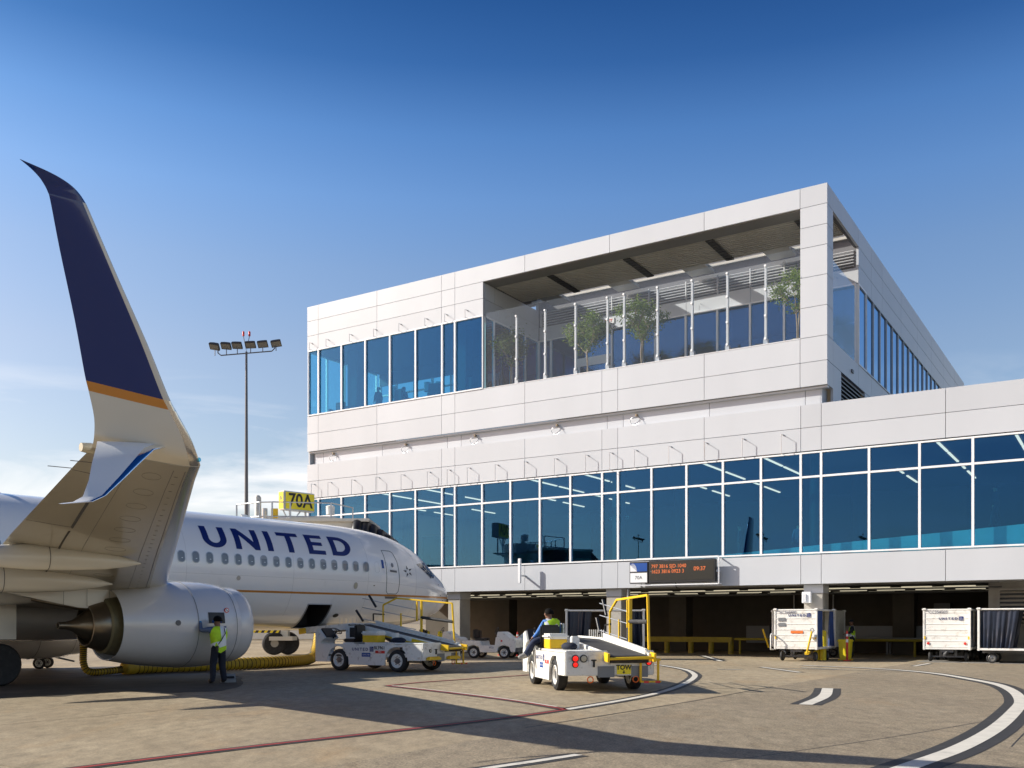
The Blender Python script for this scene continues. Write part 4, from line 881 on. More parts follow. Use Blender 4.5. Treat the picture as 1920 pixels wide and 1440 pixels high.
def loader(name, label, loc, rz, zr, zf, zn, num, group, front_fold=True):
    """zr / zf / zn: belt heights at the rear end, the knee and the nose"""
    L = thing(name, label, 'belt loader', loc, rz, group)
    Wd = 1.08
    for x in (1.25, -1.25):
        for y in (.93, -.93): wheel(L, x, y, .375, .27)
    # side skirts with wheel arches, one prism per side
    def arch(cx, r=.47, n=9): return [(cx + r * math.cos(R(180 - 180 * k / n)), .375 + r * math.sin(R(180 - 180 * k / n))) for k in range(n + 1)]
    out = [(-2.28, .40)] + [(-1.25 - .47, .40)] + arch(-1.25) + [(-1.25 + .47, .22), (1.25 - .47, .22)] + arch(1.25) + [(1.25 + .47, .3), (2.25, .3), (2.25, .92), (-2.3, .92)]
    b_ = MB()
    b_.prism(out, lambda u, v, t: V(u, t, v), Wd - .05, Wd).prism(out, lambda u, v, t: V(u, t, v), -Wd, -Wd + .05)
    b_.box(-2.3, 2.22, -Wd + .06, Wd - .06, .5, .62)
    body = b_.build('body', 'gse_white', L, bevel=.012)
    # rear panel
    rp_ = MB().box(-2.06, -1.99, -Wd, Wd, .40, .76).box(-2.06, -1.99, .05, Wd, .76, .98).box(-2.06, -1.99, -Wd, -.86, .76, .98).build('rear_panel', 'gse_white', L, bevel=.02); rp_.location = (-.3, 0, 0)
    box('deck_plate', 'gse_white', L, -2.3, .1, .12, Wd - .02, .93, .975, bevel=.01)
    lamps = ((.84, .80, 'red_lens', .072), (.84, .66, 'red_lens', .062), (.64, .80, 'clear_lens', .075), (-.94, .84, 'red_lens', .072), (-.94, .70, 'red_lens', .062)) if not num else ((.7, .72, 'clear_lens', .05),)
    for y, z, m, r in lamps:
        MB().lathe([(-2.095, r * .5), (-2.09, r * .9), (-2.06, r)], Matrix.Translation((0, y, z)), 16).build('tail_lamp', m, rp_, smooth=50)
        MB().lathe([(-2.085, r * 1.2), (-2.055, r * 1.25)], Matrix.Translation((0, y, z)), 16).build('lamp_ring', 'black', rp_, smooth=50)
    for y in (.1, -.72): box('pocket_plate', 'grey_plate', rp_, -2.08, -2.06, y - .2, y + .2, .36, .62)
    if not num: box('tow_placard', 'yellow_sign', rp_, -2.072, -2.061, -.50, -.16, .43, .64)
    if not num: textmesh('TOW', .15, frame((-2.075, -.33, .585), (0, -1, 0), (0, 0, 1)), 'text_black', 'lettering', rp_, bold=.005)
    if not num: MB().prism([(-.012, .08), (.012, .08), (.012, .04), (.035, .04), (0, 0), (-.035, .04), (-.012, .04)], lambda u, v, t: V(t, -.33 - u, .44 + v), -2.078, -2.074).build('placard_arrow', 'text_black', rp_)
    lt = MB().box(-2.07, -2.06, .28, .52, .64, .88).build('latch_plate', 'gse_white', rp_, bevel=.01); MB().bar((-2.085, .4, .76), (-2.085, .4, .6), .04).bar((-2.085, .34, .76), (-2.085, .46, .76), .03).build('latch', 'black', lt)
    for y in (.48, -.62): MB().tube([(-2.07, y + .07 * math.cos(a), .31 + .07 * math.sin(a)) for a in [2 * math.pi * k / 14 for k in range(15)]], .014, 6).build('tow_ring', 'orange', rp_, smooth=60)
    # step frame at right rear
    sf = MB()
    for y in (-.72, -1.15): sf.bar((-2.13, y, .2), (-2.13, y, .72), .05)
    sf.box(-2.25, -2.08, -1.17, -.7, .68, .74).box(-2.3, -2.1, -1.17, -.7, .18, .22)
    st = sf.build('step', 'yellow', L, bevel=.008); st.location = (-.3, 0, .06)
    for y in (-.8, -1.08): box('reflector', 'red', st, -2.305, -2.3, y - .06, y + .06, .17, .22)
    # side steps on the left
    for x0, x1 in ((-1.98, -1.45), (-.6, -.55)): pass
    if num:
        for y in (.6, -.55): MB().box(-2.5, -2.37, y - .34, y + .34, .42, .5).box(-2.48, -2.38, y - .28, y + .28, .5, .53).build('rear_step', 'yellow', L, bevel=.008)
    # operator station: front cowl, console, steering wheel, seat, shield
    pr = [(1.30, .92), (1.30, 1.02), (1.62, 1.02), (1.62, .60), (2.0, .45), (2.3, .45), (2.3, 1.38), (2.05, 1.45), (1.72, 1.12), (1.62, 1.06)]
    MB().prism([(1.62, .30), (2.3, .30), (2.3, 1.36), (2.1, 1.42), (1.82, 1.12), (2.05, .98), (2.05, .5), (1.62, .5)], lambda u, v, t: V(u, t, v), .35, Wd - .02).build('front_cowl', 'gse_white', L, bevel=.015)
    box('foot_well', 'black', L, 1.0, 2.04, .36, Wd - .06, .5, .56)
    cn = MB().prism([(1.84, 1.13), (2.09, 1.42), (2.05, 1.46), (1.79, 1.16)], lambda u, v, t: V(u, t, v), .5, 1.0).build('console', 'black', L)
    for i in range(3): MB().box(-.03, .03, -.025, .025, 0, .012, Matrix.Translation((1.92, .58 + i * .15, 1.25)) @ Matrix.Rotation(R(-49), 4, 'Y')).build('gauge', 'clear_lens', cn)
    swc = V(1.62, .72, 1.36); ax = V(-.5, 0, .86).normalized(); a1 = V(0, 1, 0); a2 = ax.cross(a1)
    sw = MB().tube([swc + (a1 * math.cos(t) + a2 * math.sin(t)) * .19 for t in [2 * math.pi * k / 20 for k in range(21)]], .016, 6)
    for t in (0, 120, 240): sw.bar(swc, swc + (a1 * math.cos(R(t)) + a2 * math.sin(R(t))) * .19, .025, .015)
    sw.tube([swc, swc - ax * .3], .025, 8).build('steering_wheel', 'black', L, smooth=50)
    seat = MB().box(.62, 1.12, .46, .98, .98, 1.1).build('seat', 'black', L, bevel=.04)
    MB().box(.52, .64, .46, .98, 1.08, 1.58).build('backrest', 'black', L, bevel=.04)
    box('seat_base', 'gse_white', L, .6, 1.1, .4, 1.0, .62, .97, bevel=.01)
    # shield plate with opening between operator and belt
    sh = MB().box(.75, 1.55, .28, .32, .9, 1.62).build('shield', 'gse_white', L, bevel=.01)
    box('shield_opening', 'nozzle_dark', sh, 1.0, 1.36, .325, .335, 1.14, 1.48, bevel=.004)
    textmesh('PINCH POINTS', .085, frame((1.15, .328, 1.56), (-1, 0, 0), (0, 0, 1)), 'text_black', 'lettering', sh, bold=.002)
    # battery / tool boxes behind seat
    box('tool_box', 'yellow', L, -.35, .28, .5, .95, .98, 1.22, bevel=.015)
    MB().box(-.4, .32, .45, 1.0, 1.22, 1.36).build('box_cover', 'gse_white', L, bevel=.05)
    MB().sphere((-1.0, .62, 1.05), .22, 7, (1.3, .9, .5)).build('folded_tarp', 'navy_cloth', L, smooth=50)
    MB().box(-.8, -.62, .3, .5, .97, 1.3).build('post_box', 'gse_white', L, bevel=.02)
    # conveyor: side rails, belt, covers (local profile in x-z)
    yc = -.42; hw = .53
    kn = (1.4, zf); P = [(-2.5, zr), kn, (3.7, zn)]
    def zat(x):
        return P[0][1] + (P[1][1] - P[0][1]) * (x - P[0][0]) / (P[1][0] - P[0][0]) if x < P[1][0] else P[1][1] + (P[2][1] - P[1][1]) * (x - P[1][0]) / (P[2][0] - P[1][0])
    cv = MB()
    for y in (yc - hw, yc + hw - .06):
        for p, q in zip(P[:-1], P[1:]):
            cv.prism([(p[0], p[1] - .2), (q[0], q[1] - .2), (q[0], q[1] + .02), (p[0], p[1] + .02)], lambda u, v, t: V(u, t, v), y, y + .06)
    cv.build('conveyor_frame', 'gse_white', L, bevel=.006)
    bl = MB(); n = 7
    def seg(p, q, top): 
        return [(p, q, top)]
    prof = [(x, zat(x) - .03) for x in (-2.47, -1.5, 0, 1.4, 2.6, 3.66)]
    end2 = [(3.66 + .09 * math.cos(R(90 - 36 * k)), zat(3.66) - .12 + .09 * math.sin(R(90 - 36 * k))) for k in range(6)]
    end1 = [(-2.47 - .09 * math.cos(R(90 - 36 * k)), zat(-2.47) - .12 - .09 * math.sin(R(90 - 36 * k))) for k in range(6)]
    ring = prof + end2 + [(x, zat(x) - .21) for x in (2.6, 1.4, 0, -1.5)] + end1
    bl.prism(ring, lambda u, v, t: V(u, t, v), yc - hw + .075, yc + hw - .075); bl.build('belt', 'belt', L, smooth=35)
    # guard cover along the far side and yellow trim along the near side
    MB().prism([(-2.2, zat(-2.2) + .03), (1.2, zat(1.2) + .03), (1.2, zat(1.2) + .15), (-2.2, zat(-2.2) + .09)], lambda u, v, t: V(u, t, v), yc - hw - .02, yc - hw + .05).build('side_guard', 'gse_white', L, bevel=.006)
    MB().bar((-1.9, yc + hw + .03, zat(-1.9) - .16), (.9, yc + hw + .03, zat(.9) - .16), .04, .05).build('trim_bar', 'yellow', L)
    MB().bar((-2.3, yc + hw + .02, zat(-2.3) - .08), (-1.2, yc + hw + .02, zat(-1.2) - .08), .05, .12).build('trim_bar', 'yellow', L)
    # rear bumper bar and end plates
    zb = zat(-2.5)
    MB().tube([(-2.66, yc - hw - .02, zb - .08), (-2.66, yc + hw + .02, zb - .1)], .035, 10).build('bumper_bar', 'yellow', L, smooth=50)
    for y in (yc - hw - .03, yc + hw + .03): MB().bar((-2.7, y, zb - .08), (-2.4, y, zb - .05), .05, .2).build('end_plate', 'yellow', L)
    nz_ = zat(3.7); nb_ = MB().tube([(3.86, yc - hw, nz_ - .14), (3.86, yc + hw, nz_ - .14)], .05, 10).bar((3.6, yc - hw - .03, nz_ - .1), (3.9, yc - hw - .03, nz_ - .14), .06, .2).bar((3.6, yc + hw + .03, nz_ - .1), (3.9, yc + hw + .03, nz_ - .14), .06, .2).build('nose_bumper', 'yellow', L, smooth=40)
    # lift arms
    MB().bar((-.9, yc, .6), (.9, yc, zat(.9) - .2), .12, .08).bar((1.9, yc + .3, .6), (1.2, yc + .3, zat(1.2) - .2), .07).build('lift_arm', 'steel_dark', L)
    # safety rail on the right
    yr = yc - hw - .08
    def rp3(x, dz): return (x, yr, zat(x) + dz)
    rail = MB().bar(rp3(-2.15, -.1), rp3(-2.05, 1.35), .055).bar(rp3(-2.05, 1.35), rp3(.35, 1.1), .055).bar(rp3(.35, 1.1), rp3(.95, .75), .055).bar(rp3(.95, .75), rp3(.95, .0), .05).build('safety_rail', 'yellow', L, bevel=.006)
    MB().bar(rp3(-.75, -.1), rp3(-.75, 1.2), .085, .06).build('mast', 'yellow', rail, bevel=.006); MB().bar(rp3(-.55, .45), rp3(-.55, 1.15), .05, .05).build('slide', 'yellow', rail); MB().bar(rp3(.15, .1), rp3(.15, .6), .045).build('slide', 'yellow', rail)
    MB().tube([rp3(-2.08, .72), rp3(-.75, .62)], .055, 10).build('padded_bar', 'belt', rail, smooth=50)
    for dz0, dz1 in ((.85, .95), (.55, .62), (.15, .2)): MB().tube([rp3(-.5, dz0), rp3(1.9, dz1)], .014, 6).build('slide_rod', 'galv', rail)
    for x, dz in ((2.0, .12), (1.4, .62), ): MB().tube([rp3(x - .12, dz), rp3(x + .2, dz + .42)], .045, 8).build('roller', 'black', rail, smooth=50)
    MB().bar(rp3(1.4, .1), rp3(1.4, .35), .04).bar(rp3(1.4, .35), rp3(.9, .42), .04).build('roller_arm', 'black', rail)
    # white hand rail at the front
    for i in range(8): MB().tube([(1.6 + i * .2, yr - .02, zat(1.6) - .1), (1.6 + i * .2, yr - .02, zat(1.6) + .22)], .012, 5).build('front_rail_bar', 'gse_white', rail)
    # markings on the left side
    f = lambda x, z: frame((x, Wd + .004, z), (-1, 0, 0), (0, 0, 1))
    letters('UNITED', .30, lambda u, v: V(.62 - u * .11, Wd + .004, .70 + v * .10), 'side_letter', 'text_blue', body, slices=False)
    globe(body, lambda u, v: V(-.14 - u * .17, Wd + .004, .67 + v * .17))
    if num: textmesh(num, .15, f(-.56, .80), 'text_black', 'lettering', body, bold=.003)
    box('red_placard', 'red', body, -.78, -.38, Wd, Wd + .005, .62, .71); textmesh('PRC', .075, f(-.58, .665), 'sign_white', 'lettering', body)
    box('blue_placard', 'sign_blue', body, -.17, .2, Wd, Wd + .005, .5, .63); textmesh('GATE 70B', .07, f(.015, .565), 'sign_white', 'lettering', body)
    MB().box(-1.52, -1.4, Wd, Wd + .012, .76, .84).build('side_lamp', 'black', body, bevel=.01)
    return L
def globe(parent, fn):
    """dark blue square with curved white meridian lines"""
    g = MB().add([fn(0, 0), fn(1, 0), fn(1, 1), fn(0, 1)], [(0, 1, 2, 3)]).build('globe_square', 'text_blue', parent, fix=False)
    n = (fn(1, 0) - fn(0, 0)).cross(fn(0, 1) - fn(0, 0)).normalized() * .002
    mb = MB()
    for k in range(4):
        r0 = .95 - .22 * k; pts = [(r0 * math.cos(R(90 * i / 8)), r0 * math.sin(R(90 * i / 8)) * (.98 - .04 * k)) for i in range(9)]
        w = .035; A_ = [fn(x, y) + n for x, y in pts]; B_ = [fn(x * (1 - w / r0 * 1.0), y * (1 - w / r0)) + n for x, y in pts]
        mb.add(A_ + B_, [(i, i + 1, 9 + i + 1, 9 + i) for i in range(8)])
    mb.build('globe_lines', 'sign_white', g, fix=False)
F1 = math.atan2(.51, -.86)
def lz(rz, x, y):  # loader point -> world
    return (x * math.cos(rz) - y * math.sin(rz), x * math.sin(rz) + y * math.cos(rz))
d = lz(F1, 1.25, .93); P1 = (-5.85 - d[0] - .05, 33.35 - d[1], 0)
load1 = loader('belt_loader', 'white belt loader with yellow rail, conveyor raised to the airliner cargo hatch', P1, F1, .88, 1.62, 1.46, 'BL1961', 'belt loaders on the apron')
F2 = math.atan2(.978, -.2)
d = lz(F2, -1.25, .93); P2 = (1.15 - d[0], 23.42 - d[1], 0)
load2 = loader('belt_loader', 'white belt loader seen from behind with driver, red tail lamps and yellow TOW placard', P2, F2, .90, 1.22, 1.24, None, 'belt loaders on the apron')

# ------------------------------------------------------------------ baggage carts (local: x along the cart, y across; end panel at -x)
def cart(label, a, b, rz, curtain, num=None, L_=2.9, W_=1.86, bar=None, lamps=False, wordz=2.08, brake=False, flag=None, open_w=.32, title=True):
    p = bw(a, b); C = thing('baggage_cart', label, 'baggage cart', p, BR + rz, 'baggage carts by the bay')
    z0, z1 = .52, 2.24; h = L_ / 2; w = W_ / 2
    box('floor', 'cart_white', C, -h, h, -w, w, z0, z0 + .09, bevel=.01)
    rf = box('roof', 'cart_white', C, -h, h, -w, w, z1 - .07, z1, bevel=.02)
    for sx in (-1, 1):
        e = MB(); x = sx * (h - .03)
        e.box(x - .02, x + .02, -w + .07, w - .07, z0 + .09, z1 - .07)
        for k in range(7):
            z = z0 + .1 + k * (z1 - z0 - .17) / 6.4; e.box(x - .035, x + .035, -w + .07, w - .07, z, z + .025)
        ep = e.build('end_panel', 'cart_white', C)
        for sy in (-1, 1):
            MB().box(x - .045, x + .045, sy * (w - .04) - .04, sy * (w - .04) + .04, z0 - .02, z1 + .01).build('corner_post', 'cart_white', C, bevel=.01)
            MB().box(x - .09, x + .09, sy * (w - .05) - .09, sy * (w - .05) + .09, z1 - .06, z1 + .035).build('corner_cap', 'cart_white', C, bevel=.03)
        if sx < 0:
            F = lambda y, z: frame((x - .041, y, z), (0, -1, 0), (0, 0, 1))
            if num: textmesh(num, .17, F(.33, z1 - .14), 'text_grey', 'lettering', ep, bold=.002)
            if title:
                letters('UNITED', .32, lambda u, v: V(x - .04, .30 - u * .115, wordz - .2 + v * .1), 'side_letter', 'text_blue', ep, slices=False)
                globe(ep, lambda u, v: V(x - .04, -.48 - u * .17, wordz - .23 + v * .17))
            if brake:
                box('orange_placard', 'orange', ep, x - .045, x - .038, -.32, .2, 1.2, 1.31); textmesh('SET BRAKE', .085, F(-.06, 1.255), 'text_black', 'lettering', ep, bold=.002)
                for zz in (1.5, 1.72): MB().box(x - .043, x - .038, .42, .74, zz, zz + .15).build('notice', 'grey_plate', ep)
                MB().box(x - .2, x - .045, -.88, -.6, 1.0, 1.2).build('document_bag', 'sign_white', ep, bevel=.04)
            if lamps:
                for y in (-.72, .72): MB().tube([(x - .02, y, .78), (x - .05, y, .78)], .055, 14).build('reflector', 'red', ep)
            for y in (-.86, .86): box('marker', 'yellow', ep, x - .05, x - .046, y - .03, y + .03, .95, 1.08)
    # curtains on both long sides
    for sy in (-1, 1):
        for x0, x1 in ((-h + .1, -h + .1 + open_w * L_), (h - .1 - open_w * L_ * .6, h - .1)):
            n = 22; y = sy * (w - .06); top = []; bot = []
            for k in range(n + 1):
                t = k / n; xx = x0 + (x1 - x0) * t; f_ = .035 * math.sin(k * 2.1) + .02 * math.sin(k * .9)
                top.append(V(xx, y + f_ * .5, z1 - .07)); bot.append(V(x0 + (x1 - x0) * t * (.82 if x0 < 0 else 1) , y + f_ * 1.8, z0 + .1))
            mid = [(p_ + q_) / 2 + V(0, .02 * math.sin(i * 1.7), 0) for i, (p_, q_) in enumerate(zip(top, bot))]
            MB().loft([top, mid, bot], closed=False, cap=False).build('curtain', curtain, C, smooth=80, fix=False)
    for x in (-h + .5, h - .5):
        for y in (-w + .22, w - .22): wheel(C, x, y, .21, .13, 'hub')
        MB().bar((x, -w + .2, .21), (x, w - .2, .21), .06).bar((x, -.3, .21), (x, -.3, .52), .1).bar((x, .3, .21), (x, .3, .52), .1).build('axle', 'steel_dark', C)
    MB().box(-h + .1, h - .1, -.25, .25, .4, .5).build('chassis', 'steel_dark', C)
    if bar == 'up':
        tb = MB().bar((-h - .25, -.55, .35), (-h - .3, -.78, 1.3), .09, .06).build('tow_bar', 'yellow', C, bevel=.01)
        MB().tube([V(-h - .3, -.79 + .07 * math.cos(t), 1.34 + .07 * math.sin(t)) for t in [2 * math.pi * k / 14 for k in range(15)]], .025, 6).build('tow_eye', 'galv', tb, smooth=60)
        MB().bar((-h, -.55, .4), (-h - .28, -.55, .35), .16, .1).build('tow_hinge', 'yellow', C)
        MB().tube([(-h - .05, .95, .5), (-h - .3, .98, .5), (-h - .3, .98, 1.1), (-h - .2, .98, 1.18), (-h - .05, .96, 1.15)], .03, 8).build('step_rail', 'cart_white', C, smooth=60)
    elif bar: MB().bar((-h, 0, .42), (-h - .7, 0, .3), .08).build('tow_bar', 'steel_dark', C)
    if bar == 'left': pass
    return C
RN = R(90)
cart('white baggage cart with orange SET BRAKE placard and blue curtain', -.77, -2.2 + 1.45, RN, 'curtain_blue', 'BC368480', bar='up', brake=True, wordz=2.12)
c2 = cart('white baggage cart behind the bollards with narrow ribbed end showing', -1.8, 3.53, 0, 'curtain_blue', None, title=False, open_w=.4, L_=3.0)
MB().bar((-1.7, -.8, .45), (-1.95, -.95, 1.35), .08, .06).build('tow_bar', 'yellow', c2)
cart('white baggage cart numbered CC354505 with two red reflectors on its end', 4.8, .6 + 1.45, RN, 'curtain_dark', 'CC354505', bar='flat', lamps=True, wordz=1.98)
cart('white baggage cart coupled behind the cart with two red reflectors', 4.95, 5.3, RN, 'curtain_dark', None, title=False)
cart('open-sided baggage cart with black curtains at the right edge', 7.95, .9, R(0), 'curtain_dark', None, L_=3.75, title=False, open_w=.38)
mc = cart('white baggage cart with dark blue curtains standing beyond the tail-lamped loader', 0, 0, 0, 'curtain_dark', None, L_=3.5, title=False, open_w=.3)
mc.location = (4.25, 44.2, 0); mc.rotation_euler = (0, 0, R(-6))

# ------------------------------------------------------------------ tractors
def tractor(label, loc, rz, num):
    t = thing('baggage_tractor', label, 'tractor', loc, rz, 'baggage tractors by the bay')
    for x in (.75, -.75):
        for y in (.52, -.52): wheel(t, x, y, .28, .2)
    MB().prism([(-1.3, .3), (-1.08, .3), (-1.0, .55), (-.75, .62), (-.5, .55), (-.42, .28), (.42, .28), (.5, .55), (.75, .62), (1.0, .55), (1.08, .3), (1.3, .3), (1.32, .85), (1.2, .95), (.35, 1.0), (.3, .6), (-.35, .6), (-.4, .82), (-1.3, .82)], lambda u, v, q: V(u, q, v), -.62, .62).build('body', 'gse_white', t, bevel=.02)
    MB().prism([(.35, 1.0), (1.0, .96), (.62, 1.24), (.4, 1.24)], lambda u, v, q: V(u, q, v), -.5, .5).build('cowl', 'gse_white', t, bevel=.02)
    MB().box(-.75, -.3, -.45, .1, .82, .94).build('seat', 'black', t, bevel=.03); MB().box(-.85, -.73, -.45, .1, .92, 1.35).build('backrest', 'black', t, bevel=.03)
    MB().box(-.75, -.3, .15, .5, .82, .94).build('seat', 'black', t, bevel=.03); MB().box(-.85, -.73, .15, .5, .92, 1.3).build('backrest', 'black', t, bevel=.03)
    MB().tube([V(.25 + .07 * math.cos(a), -.18 + .17 * math.sin(a), 1.3 + .14 * math.cos(a)) for a in [2 * math.pi * k / 16 for k in range(17)]], .015, 6).bar((.25, -.18, 1.3), (.45, -.18, 1.15), .03).build('steering_wheel', 'black', t, smooth=50)
    box('front_bumper', 'steel_dark', t, 1.3, 1.42, -.6, .6, .3, .5, bevel=.02); box('red_marker', 'red', t, .6, .68, -.63, -.62, .78, .86)
    if num: textmesh(num, .12, frame((.15, -.626, .5), (1, 0, 0), (0, 0, 1)), 'text_blue', 'lettering', t)
    return t
tractor('white baggage tractor with black seats standing right of the raised conveyor', (-.9, 45.5, 0), R(-18), 'F131')
tractor('white baggage tractor half hidden behind the seated driver', (1.35, 46.2, 0), R(165), None)
tractor('pale baggage tractor behind the lower end of the raised conveyor', (-3.6, 47.5, 0), R(-14), None)

# ------------------------------------------------------------------ bay furniture
def bollard(a, b, r, h, label, m='bollard_yellow'):
    o = MB().lathe([(0, r), (h - r * .5, r), (h - r * .15, r * .8), (h, r * .2)], Matrix.Rotation(R(-90), 4, 'Y'), 18).build('bollard', m, None, smooth=40)
    o.location = bw(a, b); tag(o, label, 'bollard', 'yellow steel bollards'); return o
bollard(-.12, -.2, .13, 1.32, 'tall yellow bollard right of the SET BRAKE cart'); bollard(-.42, -.1, .14, .55, 'short yellow bollard below the blue curtain of the SET BRAKE cart')
bollard(-21.4, .0, .13, 1.2, 'yellow bollard in front of the pier beside the airliner nose'); bollard(-23.2, 1.2, .13, 1.2, 'yellow bollard behind the conveyor, left of the nose pier')
bb = thing('waste_bin', 'yellow waste bin between bollard and red delineator post', 'bin', bw(.72, .3), BR)
MB().prism([(-.2, .05), (.2, .05), (.26, .82), (-.26, .82)], lambda u, v, t: V(u, t, v), -.24, .24).build('bin_body', 'bollard_yellow', bb, bevel=.03); MB().box(-.29, .29, -.28, .28, .8, .92).build('rim', 'bollard_yellow', bb, bevel=.03); MB().box(-.26, .26, -.25, .25, 0, .06).build('base', 'yellow', bb)
def delineator(loc, label, h=1.25):
    t = thing('delineator_post', label, 'post', loc, 0, 'red and white delineator posts')
    MB().lathe([(0, .16), (.04, .16), (.05, .05), (h * .62, .048)], Matrix.Rotation(R(-90), 4, 'Y'), 14).build('post', 'red', t, smooth=40)
    MB().lathe([(h * .62, .05), (h * .72, .05)], Matrix.Rotation(R(-90), 4, 'Y'), 14, cap=False).build('band', 'sign_white', t, smooth=40); MB().lathe([(h * .72, .048), (h * .82, .048)], Matrix.Rotation(R(-90), 4, 'Y'), 14, cap=False).build('post_top', 'red', t, smooth=40)
    MB().lathe([(h * .82, .05), (h * .9, .05)], Matrix.Rotation(R(-90), 4, 'Y'), 14, cap=False).build('band', 'sign_white', t, smooth=40); MB().lathe([(h * .9, .048), (h, .03)], Matrix.Rotation(R(-90), 4, 'Y'), 14).build('cap', 'red', t, smooth=40)
delineator(bw(.98, -.5), 'red delineator post with white bands beside the yellow waste bin', 1.3)
delineator((-.58, 49.5, 0), 'red and white post standing behind the tractor with black seats', 1.2); delineator((.28, 48.5, 0), 'red and white post behind the driver, nearer the pier', 1.2)
gr = thing('guard_rail', 'yellow box guard rail on stub posts at the back of the bay', 'guard rail', bw(0, 0), BR)
MB().box(-21, -6.5, 5.9, 6.2, .62, .9).build('rail', 'yellow_dull', gr, bevel=.03)
for a in (-19.8, -18.2, -16.6, -15, -13.4, -11.8, -10.27, -8.86, -7.7, -6.6): MB().tube([(a, 6.05, 0), (a, 6.05, .63)], .15, 12).build('stub_post', 'yellow_dull', gr, smooth=50)
MB().tube([(-6.4, 6.05, .8), (5.8, 6.05, .8)], .07, 10).build('pipe_rail', 'yellow_dull', gr, smooth=50)
for a in (-6.1, -3.2, -.3, 2.6): MB().tube([(a, 6.05, 0), (a, 6.05, .8)], .06, 10).build('pipe_post', 'yellow_dull', gr, smooth=50)
cvb = thing('bag_conveyor', 'grey baggage conveyor against the back wall of the bay', 'conveyor', bw(0, 0), BR)
MB().box(-2, 6.5, 8.6, 9.6, .75, .9).build('bed', 'grey_plate', cvb); MB().box(-2, 6.5, 9.6, 9.7, .9, 1.5).build('side_plate', 'grey_plate', cvb)
for a in (-1.8, .8, 3.4, 6):
    for b in (8.7, 9.5): MB().bar((a, b, 0), (a, b, .76), .1).build('leg', 'grey_plate', cvb)

# ------------------------------------------------------------------ yellow air hose
hp = [(-12.6, 32.3, .95), (-12.72, 32.2, .72), (-12.7, 32.0, .45), (-12.55, 31.85, .2), (-12.2, 31.9, .16), (-11.6, 32.6, .17), (-11.0, 33.4, .19)]
def catmull(pts, n=10):
    P = [V(*p) for p in pts]; P = [P[0] * 2 - P[1]] + P + [P[-1] * 2 - P[-2]]; out = []
    for i in range(1, len(P) - 2):
        a, b, c, d_ = P[i - 1:i + 3]
        for k in range(n): t = k / n; out.append(.5 * ((2 * b) + (c - a) * t + (2 * a - 5 * b + 4 * c - d_) * t * t + (3 * b - a - 3 * c + d_) * t ** 3))
    return out + [P[-2]]
H = thing('air_hose', 'ribbed yellow ground-air hose running under the engine to the jet bridge', 'hose')
def hose(pts, r, step, nm='hose_section'):
    path = catmull(pts, 14); o = MB().tube(path, r, 16).build(nm, 'hose_yellow', H, smooth=60)
    acc = 0; mb = MB(); last = path[0]
    for i in range(1, len(path) - 1):
        acc += (path[i] - last).length; last = path[i]
        if acc >= step:
            acc = 0; d_ = (path[i + 1] - path[i - 1]).normalized(); u = V(0, 0, 1) if abs(d_.z) < .9 else V(1, 0, 0); a = d_.cross(u).normalized(); b = a.cross(d_)
            mb.tube([path[i] + (a * math.cos(t) + b * math.sin(t)) * (r + .006) for t in [2 * math.pi * k / 16 for k in range(17)]], .012, 4)
    mb.build('hose_rib', 'hose_rib', o); return o
hose([(-13.2, 29.8, 1.3), (-13.15, 29.7, .8), (-13.1, 29.6, .4), (-12.95, 29.65, .14), (-12.6, 30.2, .13), (-12.3, 30.9, .17)], .10, .055, 'thin_hose')
hose([(-12.35, 30.75, .2), (-11.9, 31.4, .21), (-11, 32.3, .21), (-9.9, 33.3, .21), (-8.6, 35.6, .21), (-8.0, 38.0, .22), (-7.95, 39.2, .5), (-8.05, 40.4, 1.3), (-8.3, 42, 2.4)], .20, .13, 'thick_hose')
MB().lathe([(-.2, .12), (-.1, .24), (.15, .24), (.25, .2)], Matrix.Translation((-12.25, 30.85, .21)) @ Matrix.Rotation(R(50), 4, 'Z'), 16).build('coupling', 'hose_yellow', H, smooth=40)
MB().box(-13.35, -13.05, 29.65, 29.95, 1.15, 1.5).build('connector', 'hose_yellow', H, bevel=.03)

